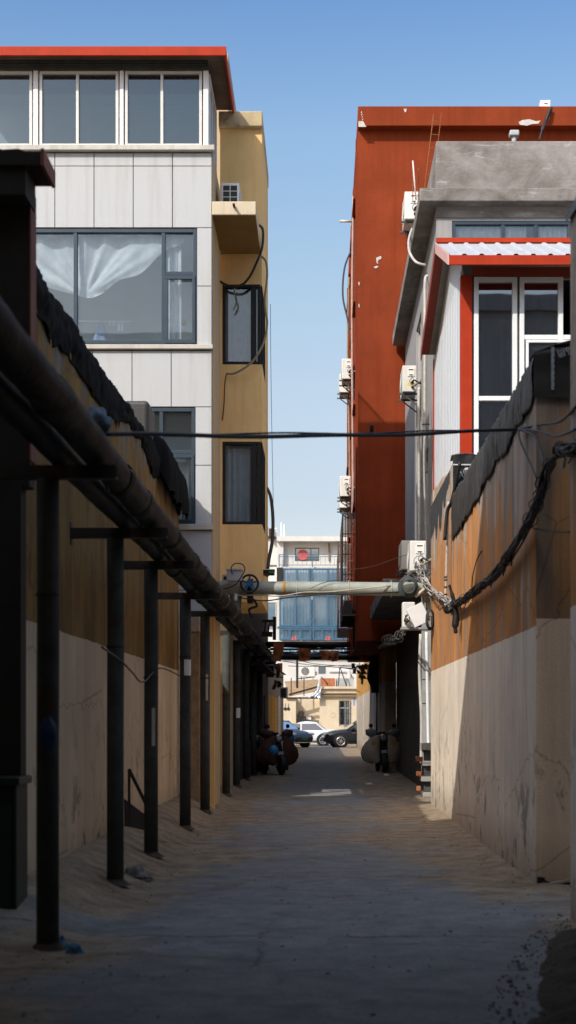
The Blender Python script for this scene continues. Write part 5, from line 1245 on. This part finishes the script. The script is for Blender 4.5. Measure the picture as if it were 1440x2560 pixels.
# ================================================================== CARS
def car(name, label, paint, L_=4.7, w=.92, suv=False, rim_black=False, plate=None):
    """front towards +X, built about the origin"""
    t = thing(name, label, 'car'); H = 1.62 if suv else 1.44; belt = .98 if suv else .92; hood = .97 if suv else .84
    fx, rx = L_ / 2, -L_ / 2
    st = [(rx, .42, .55, .80, .80), (rx + .06, .30, .62, belt * .97, .88), (rx + .5, .22, .64, belt + .04, .97), (rx + 1.3, .2, .64, belt + .03, 1), (0, .19, .62, belt, 1), (fx - 1.55, .19, .62, belt - .01, 1), (fx - 1.2, .2, .62, hood + .03, .99), (fx - .45, .21, .58, hood - .07, .94), (fx - .10, .25, .52, hood - .20, .83), (fx, .38, .48, .60, .74)]
    mb = MB(); rings = []
    for x, zb, zm, zt, ws_ in st:
        W_ = w * ws_; half = [(0, zb), (W_ * .85, zb), (W_ * .98, zb + .12), (W_, zm), (W_ * .985, (zm + zt) / 2), (W_ * .94, zt - .05), (W_ * .80, zt), (W_ * .4, zt + .025), (0, zt + .035)]
        ring = [(x, y, z) for y, z in half] + [(x, -y, z) for y, z in half[-2:0:-1]]
        rings.append([mb.bm.verts.new(p) for p in ring])
    n = len(rings[0])
    for i in range(len(rings) - 1):
        for k in range(n): mb.bm.faces.new((rings[i][k], rings[i][(k+1) % n], rings[i+1][(k+1) % n], rings[i+1][k]))
    mb.bm.faces.new(rings[0]); mb.bm.faces.new(rings[-1])
    body = mb.build('body', paint, t, True)
    sd = body.modifiers.new('sub', 'SUBSURF'); sd.levels = 2; sd.render_levels = 2
    # greenhouse
    cab = [(rx + (.18 if suv else .75), belt), (rx + (.55 if suv else 1.35), H - .06), (rx + 1.9, H), (fx - 2.55, H - .03), (fx - 1.95, H - .20), (fx - 1.25, belt - .02)]
    mb = MB(); rings = []
    for x, z in cab:
        f = (z - belt) / (H - belt); yb = w * .93; yt = w * (.93 - .27 * f)
        rings.append([mb.bm.verts.new(p) for p in ((x, -yb, belt - .04), (x, -yt, max(z - .07, belt - .03)), (x, -yt * .86, z), (x, 0, z + .02), (x, yt * .86, z), (x, yt, max(z - .07, belt - .03)), (x, yb, belt - .04))])
    for i in range(len(rings) - 1):
        for k in range(6): mb.bm.faces.new((rings[i][k], rings[i][k+1], rings[i+1][k+1], rings[i+1][k]))
    roof = mb.build('roof', paint, t, True, bevel=0)
    m_cg = MC.setdefault('cg', glass_mat('car_glass', (.10, .12, .14), .12, .03, .8, (.02, .025, .03)))
    def ysd(z): return w * (.93 - .27 * (z - belt) / (H - belt)) * (1 if z < H - .1 else .99) + .012
    def xr(z): f = (z - belt) / (H - .06 - belt); return cab[0][0] + (cab[1][0] - cab[0][0]) * f
    def xf(z): return cab[5][0] + (cab[4][0] - cab[5][0]) * min(1, (z - belt) / (H - .2 - belt))
    z0, z1 = belt + .03, H - .12
    for sgn in (-1, 1):
        for a_, b_ in ((xr(z0) + .12, rx + 2.2), (rx + 2.28, xf(z0) - .16)):
            a1 = max(a_, xr(z1) + .1) if a_ < rx + 2 else a_; b1 = min(b_, xf(z1) - .05) if b_ > rx + 2.3 else b_
            mb = MB(); mb.face([(a_, sgn * ysd(z0), z0), (b_, sgn * ysd(z0), z0), (b1, sgn * ysd(z1), z1), (a1, sgn * ysd(z1), z1)]); mb.build('side_window', m_cg, t)
    def slope(c0, c1, e0, e1, off):
        (xa, za), (xb, zb) = c0, c1; d = Vector((xb - xa, 0, zb - za)); nrm = Vector((-d.z, 0, d.x)).normalized() * off
        if nrm.z < 0: nrm = -nrm
        out = []
        for f, ins in ((e0, .80), (e1, .62)):
            out += [(Vector((xa, 0, za)) + d * f + nrm, ins * w)]
        return [out[0][0] + Vector((0, -out[0][1], 0)), out[0][0] + Vector((0, out[0][1], 0)), out[1][0] + Vector((0, out[1][1], 0)), out[1][0] + Vector((0, -out[1][1], 0))]
    mb = MB(); mb.face(slope(cab[5], cab[4], .08, .97, .03)); mb.build('windscreen', m_cg, t)
    mb = MB(); mb.face(slope(cab[0], cab[1], .12, .92, .03)); mb.build('rear_window', m_cg, t)
    for x in (rx + .92, fx - .92):
        for sgn in (-1, 1):
            R_ = .36 if suv else .33
            mb = MB(); mb.lathe([(R_ + .07, -.01), (R_ + .07, .012), (R_ * .6, .012)], (x, sgn * (w - .005), R_ + .01), 'Y', 30) ; mb.build('wheel_arch', m_black, t)
            mb = MB(); mb.lathe([(R_ * .62, -.10), (R_ * .94, -.11), (R_, -.08), (R_, .08), (R_ * .94, .11), (R_ * .62, .10)], (x, sgn * (w - .085), R_), 'Y', 34); wl = mb.build('wheel', m_rubber, t, True)
            mb = MB(); c = Vector((x, sgn * (w + .018), R_)); mb.lathe([(0, -.02), (R_ * .64, -.02), (R_ * .64, 0)], c, 'Y', 24); mb.build('rim_dish', m_dark, wl)
            mb = MB(); mb.tube([c + Vector((R_ * .63 * math.cos(k * PI / 14), sgn * .008, R_ * .63 * math.sin(k * PI / 14))) for k in range(29)], .018, 5, False)
            for k in range(8):
                a_ = k * PI / 4; mb.bar(c + Vector((.03 * math.cos(a_), sgn * .012, .03 * math.sin(a_))), c + Vector((R_ * .62 * math.cos(a_ + .25), sgn * .012, R_ * .62 * math.sin(a_ + .25))), .05, .02)
            mb.lathe([(0, 0), (.06, 0), (.06, .02), (0, .02)], c + Vector((0, sgn * .01, 0)), 'Y', 12); mb.build('rim', m_rim, wl)
    for sgn in (-1, 1):
        mb = MB(); mb.obox((fx - .17, sgn * w * .70, hood - .20), (.22, .34, .10), Matrix.Rotation(sgn * -.45, 3, 'Z') @ Matrix.Rotation(.35, 3, 'Y')); mb.build('headlight', M((.55, .60, .65), .1, 8, .1), t, bevel=.02)
        mb = MB(); mb.obox((rx + .09, sgn * w * .68, belt - .15), (.16, .36, .11), Matrix.Rotation(sgn * .35, 3, 'Z')); mb.build('tail_light', M((.30, .02, .02), .1, 8, .2), t, bevel=.02)
        mb = MB(); mb.obox((fx - 1.62, sgn * (w + .07), belt + .07), (.20, .17, .13), Matrix.Identity(3)); mb.build('wing_mirror', paint, t, bevel=.03)
        mb = MB()
        for x in (rx + 1.9, rx + 2.95): mb.box(x, x + .2, sgn * (w - .015), sgn * (w + .015), belt - .17, belt - .145)
        mb.build('door_handle', m_chrome, t)
        mb = MB(); mb.box(rx + 1.25, fx - 1.25, sgn * (w * .97), sgn * (w + .004), .19, .27); mb.build('sill_trim', m_black, t)
    mb = MB(); mb.box(fx - .07, fx + .005, -w * .62, w * .62, .34, .56); mb.build('grille', m_black, t, bevel=.015)
    mb = MB(); mb.box(fx - .12, fx + .01, -w * .75, w * .75, .27, .31); mb.build('bumper_trim', m_chrome, t, bevel=.01)
    if plate:
        mb = MB(); mb.box(fx + .005, fx + .02, -.22, .22, .45, .59); p_ = mb.build('number_plate', plate, t)
        mb = MB()
        for k in range(6): mb.box(fx + .02, fx + .024, -.17 + .06 * k, -.135 + .06 * k, .49, .55)
        mb.build('plate_marks', m_black, p_)
    return t
p_navy = M((.006, .009, .016), .05, 2, .2, 0., 0, 0, None, .6); p_wht = M((.72, .74, .76), .03, 2, .22, 0, 0, 0, None, .6); p_blue = M((.012, .05, .12), .06, 2, .2, 0., 0, 0, None, .6)
c1 = car('parked_car', 'black navy car facing left at the alley end, half hidden by the yellow wall', p_navy, 4.7, .93, True)
c1.location = (X(805, 79) + 2.35, 80.2, 0); c1.rotation_euler = (0, 0, PI + math.radians(7))
c2_ = car('parked_car', 'white sedan parked behind the two dark cars at the alley end', p_wht, 4.75, .92)
c2_.location = (X(829, 84) - 1.92 , 84.6, 0); c2_.rotation_euler = (0, 0, PI - math.radians(2))
c3 = car('parked_car', 'dark blue car with green number plate, nose out from the left at the alley end', p_blue, 4.7, .93, True, plate=m_green)
c3.location = (X(766, 77.5) - 1.75, 80.3, 0); c3.rotation_euler = (0, 0, math.radians(-46))

# ================================================================== FAR END BUILDINGS
YL = 90.0
lh = thing('house', 'low cream rendered house with barred window at the end of the alley', 'house', (0, YL, 0))
def lx(p): return X(p, YL)
def lz(p): return Z(p, YL)
lwn = (lx(848), lx(876), lz(1814), lz(1751))
mb = MB(); holed(mb, 'y', YL, YL + .3, lx(799), 8, 0, lz(1722), [lwn]); mb.box(lx(798), 8.1, YL - .18, YL + .3, lz(1722), lz(1716)); mb.box(-12, lx(799), YL + .8, YL + 1.1, 0, lz(1742)); mb.box(lx(799), lx(799) + .3, YL + .3, YL + .8, 0, lz(1722)); mb.box(-12, lx(740), YL - .3, YL + .8, 0, lz(1744))
mb.build('wall', m_cream, lh)
f = window(lh, 'y', YL + .12, *lwn, mull=[(lwn[0] + lwn[1]) / 2], rails=[(lwn[0], lwn[1], lz(1770))], fw=.06, fmat=m_farwhite, gmat=m_glassdark)
mb = MB()
for k in range(7): x = lwn[0] + (lwn[1] - lwn[0]) * k / 6; mb.bar((x, YL - .05, lwn[2]), (x, YL - .05, lwn[3]), .025)
for z in (lz(1768), lz(1783), lz(1800)): mb.bar((lwn[0], YL - .05, z), (lwn[1], YL - .05, z), .025)
mb.build('window_bar', m_dark, lh); curtain(lh, 'y', YL + .25, lwn[0], lwn[0] + .35, lwn[2], lwn[3], m_bluecloth, 3, .02)
mb = MB(); mb.box(lx(798), 8.1, YL - .22, YL - .0, lz(1741), lz(1739)); mb.box(lx(798), 8.1, YL - .22, YL, lz(1734), lz(1732)); mb.build('cornice_band', M((.30, .22, .14), .3, 3), lh)
mb = MB()       # fallen render showing dark mortar
for poly in ([(732, 1799), (738, 1794), (745, 1797), (741, 1790), (748, 1778), (757, 1777), (762, 1782), (759, 1789), (768, 1792), (778, 1790), (790, 1800), (797, 1801), (797, 1812), (735, 1812), (742, 1806), (736, 1804)],):
    vs_ = [P(p, q, YL + .79) for p, q in poly]; mb.prism(vs_, (0, -.012, 0))
mb.build('bare_patch', M((.16, .14, .11), .5, 6, .95, 0, .7), lh)
mb = MB()
for p in (713, 721): mb.lathe([(0, 0), (.10, 0), (.10, .02), (0, .02)], P(p, 1772, YL - .34), 'Y', 12); mb.bar(P(p, 1772, YL - .33), P(p, 1758, YL - .33), .02)
mb.build('wall_mark', m_dark, lh)
mb = MB(); mb.obox(P(772, 1795, YL + .74), (.30, .02, .2), Matrix.Rotation(.05, 3, 'Y')); mb.build('paper_notice', m_paper, lh)
mb = MB(); c = P(832, 1788, YL - .01)
for k in range(12):
    a_ = k * PI / 6; mb.obox(c + Vector((.15 * math.cos(a_), 0, .15 * math.sin(a_))), (.05, .01, .03), Matrix.Rotation(-a_, 3, 'Y'))
mb.build('stamped_ring', M((.40, .30, .22), .2, 6), lh)
mb = MB()
for k in range(7): mb.box(lx(883) , lx(887), YL - .012, YL, lz(1764 - 3 * k), lz(1762 - 3 * k))
mb.build('painted_number', M((.10, .25, .6), .2, 6), lh)
# roof clutter of the low house
mb = MB(); mb.prism([P(720, 1742, 91.2), P(796, 1728, 91.2), P(796, 1700, 95), P(712, 1705, 95)], (0, 0, .05)); mb.build('low_roof', m_roofbrown, lh)
mb = MB(); mb.bar(P(722, 1737, YL - .4), P(798, 1716, YL - .4), .12); mb.bar(P(715, 1745, YL - .4), P(800, 1745, YL - .4), .10)
for p, q in ((728, 1695), (760, 1695)): mb.bar(P(p, q, YL), P(p, 1740, YL), .06)
mb.bar(P(803, 1692, YL), P(820, 1710, YL), .06); mb.bar(P(849, 1668, YL), P(846, 1722, YL), .06); mb.bar(P(850, 1668, YL), P(869, 1722, YL), .06); mb.bar(P(850, 1668, YL), P(900, 1676, YL), .06)
mb.build('scrap_frame', m_dark, None, label='dark scrap poles and awning frame on the low cream house', cat='frame')
MB().bar(P(743, 1645, 86), P(743, 1720, 86), .14).bar(P(743, 1697, 86), P(788, 1692, 86), .06).build('dark_pole', m_dark, None, label='dark upright pole with a crossarm standing before the low cream house', cat='pole')
def foil(u, v):
    px = 770 + 32 * u; top = 1692; bot = 1745; c_ = 1742 - 50 * u ** 2.2
    return P(px, bot + (c_ - bot) * v - 0, YL - .45 - .15 * noise.noise(Vector((u * 4, v * 4, 0))))
MB().grid(foil, 14, 12).build('silver_sheet', m_foil, None, True, label='crumpled silver sheet hanging off the corner of the low house', cat='sheet')
mb = MB(); mb.box(lx(840), lx(885), YL + .6, YL + 1.2, lz(1719), lz(1695)); cr_ = mb.build('crate', m_corr, None, label='grey ribbed crate on the roof of the low cream house', cat='crate')
mb = MB(); mb.box(lx(802), lx(838), YL + .4, YL + 1.4, lz(1716), lz(1695)); mb.build('brick_parapet', m_brick, None, label='low brown brick stub on the roof left of the ribbed crate', cat='brick stub')
cable('duct', [P(824, 1678, 93), P(850, 1678, 93), P(868, 1679, 93), P(873, 1686, 93), P(873, 1698, 93)], .16, m_farwhite, 'fat white duct bending down onto the low house roof', 'duct', seg=12)
mb = MB(); mb.bar(P(803, 1692, 92), P(842, 1667, 92), .05); mb.build('white_pole', m_farwhite, None, label='thin white pole leaning across the dark square window', cat='pole')
sw_ = thing('sign_panel', 'dark square panel standing behind the white duct', 'panel', tuple(P(805, 1685, 96)))
mb = MB(); mb.box(X(794, 96), X(816, 96), 96, 96.1, Z(1686, 96), Z(1664, 96)); mb.build('frame', m_farwhite, sw_)
MB().box(X(796, 96), X(814, 96), 95.98, 96, Z(1684, 96), Z(1666, 96)).build('panel_face', M((.11, .13, .14), .1, 4, .4), sw_)
# pale block behind with blue glazing
YF = 105.0
def fx_(p): return X(p, YF)
def fz(p): return Z(p, YF)
fb = thing('apartment_building', 'pale far block with blue glazed bays and a red disc in its top window', 'building', (0, YF, 0))
top_w = (fx_(737), fx_(798), fz(1400), fz(1366))
mb = MB(); holed(mb, 'y', YF + .8, YF + 1.1, fx_(692), 9, fz(1418), fz(1353), [top_w]); mb.box(fx_(692), fx_(708), YF + .3, YF + .8, fz(1418), fz(1353)); mb.box(fx_(848), fx_(862), YF + .3, YF + .8, fz(1418), fz(1353))
mb.box(fx_(692), 9, YF - .1, YF + 1.1, fz(1353), fz(1341)); mb.box(fx_(692), fx_(700), YF, YF + 1, 0, fz(1418)); mb.box(-14, fx_(692), YF + 1, YF + 1.3, 0, fz(1342)); mb.box(fx_(700), 9, YF, YF + .6, 0, fz(1602)); mb.box(fx_(700), 9, YF + .2, YF + .9, fz(1420), fz(1416))
mb.box(-14, 9, YF + 2, YF + 2.2, 0, fz(1353) - .1)
mb.build('wall', m_farwhite, fb)
mb = MB(); mb.box(-14, fx_(690), YF + .8, YF + 1.2, fz(1342), fz(1336)); mb.box(fx_(712), fx_(827), YF + 1.5, YF + 2, fz(1341), fz(1335)); mb.build('roof_edge', m_darkgrey, fb)
MB().box(fx_(672), fx_(684), YF, YF + 1, fz(1341), fz(1321)).build('roof_tank', m_darkbrown, fb)
mb = MB()
for p, q in ((704, 1308), (711, 1313), (688, 1323), (691, 1322)): mb.tube([P(p, 1342, YF + .5), P(p, q, YF + .5)], .07 if p > 700 else .04, 8); mb.lathe([(.0, 0), (.09, 0), (0, .08)], P(p, q, YF + .5), 'Z', 8)
mb.build('flue', m_white, fb)
f = window(fb, 'y', YF + .9, *top_w, mull=[fx_(777)], fw=.06, fmat=m_darkgrey, gmat=m_glassdark)
mb = MB(); mb.lathe([(0, 0), (.40, 0), (.40, .02), (0, .02)], P(757, 1387, YF + .72), 'Y', 24); mb.build('red_disc', m_redcut, f)
mb = MB()
for z in (fz(1387), fz(1392), fz(1413)): mb.bar((fx_(698), YF - .1, z), (9, YF - .1, z), .045)
for k in range(24): x = fx_(698) + .34 * k; mb.bar((x, YF - .1, fz(1413)), (x, YF - .1, fz(1392)), .022)
for p in (698, 781, 860): mb.bar((fx_(p), YF - .1, fz(1418)), (fx_(p), YF - .1, fz(1387)), .07)
mb.build('balcony_rail', m_farblue, fb)
MB().tube([(fx_(823), YF + .7, fz(1400)), (fx_(823), YF + .7, fz(1355))], .06, 8).build('downpipe', m_roofbrown, fb)
bays = [(1422, 1478, 0), (1488, 1568, 1), (1572, 1601, 2), (1620, 1640, 2)]
mb = MB(); mb.box(fx_(692), fx_(706), YF - .3, YF + .2, fz(1470), fz(1420)); mb.build('dark_panel', m_dark, fb)
for t_, b_, kind in bays:
    xs_ = [fx_(708), fx_(777), fx_(863), 6.0] if kind == 0 else [fx_(697), fx_(780), fx_(858), fx_(870), 6.0]
    for i in range(len(xs_) - 1):
        a_, e_ = xs_[i] + .04, xs_[i+1] - .04
        mu = [(a_ + e_) / 2] if kind < 2 else [a_ + (e_ - a_) / 3, a_ + 2 * (e_ - a_) / 3]
        window(fb, 'y', YF - .35, a_, e_, fz(b_), fz(t_), mull=mu, fw=.13, fd=.14, fmat=m_farblue, gmat=m_glassfar)
        curtain(fb, 'y', YF - .02, a_ + .12, e_ - .12, fz(b_) + .1, fz(t_) - .1, m_curtain, 9 if i < 3 else 5, .05)
        if kind == 2 and i < 2 and t_ < 1600:
            mb = MB(); q = P((735, 819)[i], 1597, YF - .47)
            for d in (-.13, .13):
                mb.lathe([(0, 0), (.065, 0), (0, .01)], q + Vector((d * .8, 0, .13)), 'Y', 10); mb.prism([(q.x + d * .8 - .06, q.y, q.z + .04), (q.x + d * .8 + .06, q.y, q.z + .04), (q.x + d * .8 + .10, q.y, q.z - .10), (q.x + d * .8 - .10, q.y, q.z - .10)], (0, -.01, 0))
            mb.build('red_papercut', m_redcut, fb)
mb = MB(); mb.box(fx_(690), 6.1, YF - .42, YF - .30, fz(1489), fz(1477)); mb.box(fx_(694), 6.1, YF - .42, YF - .30, fz(1573), fz(1567)); mb.build('transom', m_farblue, fb)
mb = MB(); mb.box(-14, fx_(691), YF + .95, YF + 1, fz(1412), fz(1409)); mb.build('string_line', m_darkgrey, fb)
window(fb, 'y', YF + .98, fx_(640), fx_(690), fz(1570), fz(1502), fw=.08, fmat=m_greyside, gmat=m_glassfar)
# street beyond, plain blocks either side so the sky gap ends in buildings
for i, (x0, x1, y0, h_) in enumerate(((-40, -15, 108, 12), (11, 40, 107, 13))):
    t = thing('apartment_building', ['plain pale block far left of the blue glazed one', 'plain pale block far right of the blue glazed one'][i], 'building', ((x0 + x1) / 2, y0, 0))
    mb = MB(); mb.box(x0, x1, y0, y0 + 10, 0, h_); mb.build('wall', m_farwhite, t)
    for k in range(6):
        for q in range(3): MB().box(x0 + 1.5 + 3.8 * k, x0 + 3.3 + 3.8 * k, y0 - .05, y0, 1.5 + 3.4 * q, 3 + 3.4 * q).build('window', m_glassdark, t)
# utility wires over the far house
for i, (q0, q1, q2, lab) in enumerate(((1652, 1664, 1672, 'upper sagging utility wire over the low house'), (1665, 1666, 1662, 'middle utility wire over the low house'), (1648, 1660, 1668, 'lower right utility wire over the low house'))):
    cable('utility_wire', [P(700 + 20 * i, q0, 82), P(790, q1, 82), P(900, q2, 82)], .022, m_cable, lab, 'wire')

# ================================================================== LITTER AND SMALL THINGS
def rag(name, px, py, Y, w_, h_, mat, label, cat, seed):
    c = P(px, py, Y); c.z = gz(c.x, Y)
    def f(u, v):
        a_ = u * 2 * PI; b_ = v * PI * .5; q = 1 + .5 * noise.noise(Vector((math.cos(a_) * 1.6 + seed, math.sin(a_) * 1.6, v * 2.5)))
        return c + Vector((w_ * q * math.cos(a_) * math.cos(b_), w_ * .7 * q * math.sin(a_) * math.cos(b_), h_ * math.sin(b_) * q))
    MB().grid(f, 26, 9).build(name, mat, None, True, label=label, cat=cat)
rag('plastic_bag', 335, 2188, 13.9, .12, .10, M((.22, .22, .22), .3, 14, .4, 0, .6), 'crumpled white plastic bag on the ground by the second post', 'bag', 2)
rag('plastic_bag', 362, 2200, 13.9, .09, .05, M((.14, .11, .09), .3, 14, .6, 0, .6), 'small brown scrap beside the crumpled white bag', 'scrap', 5)
rag('blue_wrapper', 152, 2372, 9.9, .055, .07, M((.12, .28, .48), .3, 20, .4, 0, .6), 'blue and white striped wrapper at the foot of the nearest post', 'wrapper', 8)
rag('blue_wrapper', 190, 2385, 9.7, .055, .06, M((.12, .28, .48), .3, 20, .4, 0, .6), 'second blue striped wrapper, a little right of the nearest post', 'wrapper', 13)
rag('paper_scrap', 923, 1958, 34.8, .08, .03, m_paper, 'tiny white paper scrap on the lane before the scooter', 'paper', 21)
rag('paper_scrap', 966, 1936, 40.2, .07, .04, m_paper, 'white scrap at the front wheel of the cream scooter', 'paper', 25)
mb = MB(); y = 17.4
for p, q in (((-2.36, y, .30), (-2.36, y, .98)), ((-2.36, y, .98), (-2.12, y + .5, .33))): mb.bar(p, q, .03)
mb.prism([(-2.40, y - .1, .25), (-2.15, y + .35, .20), (-2.17, y + .35, .36), (-2.41, y - .1, .62)], (.015, .01, 0))
mb.build('leaning_frame', m_dark, None, label='dark triangular scrap frame leaning on the foot of the left wall', cat='scrap frame')
bg = P(128, 1830, 9.7)
def bbag(u, v): a_ = u * 2 * PI; r_ = .065 * math.sin(v * PI * .9 + .25); return bg + Vector((r_ * 1.0 * math.cos(a_), -.12 + .6 * r_ * math.sin(a_), .10 - .24 * v + .01 * math.sin(5 * a_)))
MB().grid(bbag, 16, 10).build('blue_bag', M((.012, .05, .13), .3, 8, .5), None, True, label='blue plastic bag tied to the nearest pipe post', cat='bag')

# ================================================================== BLOCKS BESIDE AND BEHIND THE CAMERA (unseen, added to shade the lane and show in the glass)
def block(name, label, x0, x1, y0, y1, h_, mat, faces):
    t = thing(name, label, 'building', ((x0 + x1) / 2, (y0 + y1) / 2, 0))
    mb = MB(); mb.box(x0, x1, y0, y1, 0, h_); mb.box(x0 - .15, x1 + .15, y0 - .15, y1 + .15, h_, h_ + .4); mb.build('wall', mat, t)
    def win(a0, a1, b0, b1, z0): MB().box(a0, a1, b0, b1, z0, z0 + 1.6).build('window', m_glassdark, t)
    for q in range(int(h_ // 3.1)):
        z0 = 1.2 + 3.1 * q
        if z0 + 1.6 > h_: continue
        if 'N' in faces:
            for k in range(int((x1 - x0) // 4.5)): a_ = x0 + 1.2 + 4.5 * k; win(a_, a_ + 1.8, y1, y1 + .04, z0)
        if 'E' in faces:
            for k in range(int((y1 - y0) // 4.5)): a_ = y0 + 1.2 + 4.5 * k; win(x1, x1 + .04, a_, a_ + 1.8, z0)
        if 'W' in faces:
            for k in range(int((y1 - y0) // 4.5)): a_ = y0 + 1.2 + 4.5 * k; win(x0 - .04, x0, a_, a_ + 1.8, z0)
block('apartment_building', 'tall tan block standing left of the camera, out of the picture', -24, -2.6, -14, 10.0, 11.8, m_tan, 'NE')
block('apartment_building', 'grey block standing right of the camera, out of the picture', 2.45, 16, -14, 10.4, 12.0, m_greyside, 'W')
gw = thing('shade_block', 'unseen block added over the lane above the camera to darken the foreground', 'shade_block', (0, -6, 4.4))
MB().box(-2.55, 2.4, -16, 6.0, 4.72, 9.0).build('shade_block_body', m_tan, gw)  # added overhead, out of view, to keep sky light off the near ground
block('apartment_building', 'brown block closing the lane behind the camera', -16, 20, -22, -16.5, 17, M((.25, .17, .11), .2, 2), 'N')

# ================================================================== LIGHT, SKY, CAMERA
d = Vector((.75, 1.0, -1.0)).normalized()
sun = bpy.data.lights.new('sun', 'SUN'); sun.energy = 4.0; sun.angle = math.radians(.5); sun.color = (1.0, .945, .86)
so = bpy.data.objects.new('sun', sun); COL.objects.link(so); so.rotation_euler = d.to_track_quat('-Z', 'Y').to_euler(); so.location = (-30, -20, 50)
w = bpy.data.worlds.new('World'); scene.world = w; w.use_nodes = True
nt = w.node_tree; bgn = nt.nodes['Background']
sky = nt.nodes.new('ShaderNodeTexSky'); sky.sky_type = 'NISHITA'; sky.sun_disc = False
sky.sun_elevation = math.asin(-d.z); sky.sun_rotation = math.atan2(-d.x, -d.y) % (2 * PI)
sky.altitude = 200; sky.air_density = 1.0; sky.dust_density = 1.6; sky.ozone_density = 2.2
tc = nt.nodes.new('ShaderNodeTexCoord'); sx_ = nt.nodes.new('ShaderNodeSeparateXYZ'); nt.links.new(tc.outputs['Generated'], sx_.inputs[0])
haze = ramp(nt, sx_.outputs['Z'], [(0, (.78, .615, .52)), (.15, (.80, .635, .535)), (.22, (.93, .75, .61)), (.29, (.96, .84, .68)), (.38, (.88, .88, .79)), (.46, (.56, .70, .78)), (.75, (.98, .80, .62)), (1, (1.0, .80, .60))])
mx_ = mix(nt, 1.0, sky.outputs[0], haze, 'MULTIPLY'); gain = nt.nodes.new('ShaderNodeVectorMath'); gain.operation = 'SCALE'; gain.inputs[3].default_value = 2.0
high = nt.nodes.new('ShaderNodeMapRange'); high.inputs[1].default_value = .5; high.inputs[2].default_value = .9; high.inputs[3].default_value = 2.0; high.inputs[4].default_value = 5.2; nt.links.new(sx_.outputs['Z'], high.inputs[0]); nt.links.new(high.outputs[0], gain.inputs[3])
nt.links.new(mx_, gain.inputs[0]); nt.links.new(gain.outputs[0], bgn.inputs[0]); bgn.inputs[1].default_value = .13

cam = bpy.data.cameras.new('camera'); co = bpy.data.objects.new('camera', cam); COL.objects.link(co)
co.location = (0, 0, EYE); co.rotation_euler = (PI / 2, 0, 0)
cam.sensor_fit = 'VERTICAL'; cam.sensor_height = 36; cam.lens = FPX / 2560 * 36
cam.shift_x = -(CX - 720) / 2560; cam.shift_y = (HZ - 1280) / 2560
cam.clip_end = 3000; cam.clip_start = .1
cam.dof.use_dof = True; cam.dof.focus_distance = 32; cam.dof.aperture_fstop = 2.1
scene.camera = co
scene.view_settings.view_transform = 'Standard'; scene.view_settings.look = 'None'; scene.view_settings.exposure = 0
scene.cycles.use_denoising = True; scene.cycles.max_bounces = 8; scene.cycles.transparent_max_bounces = 12
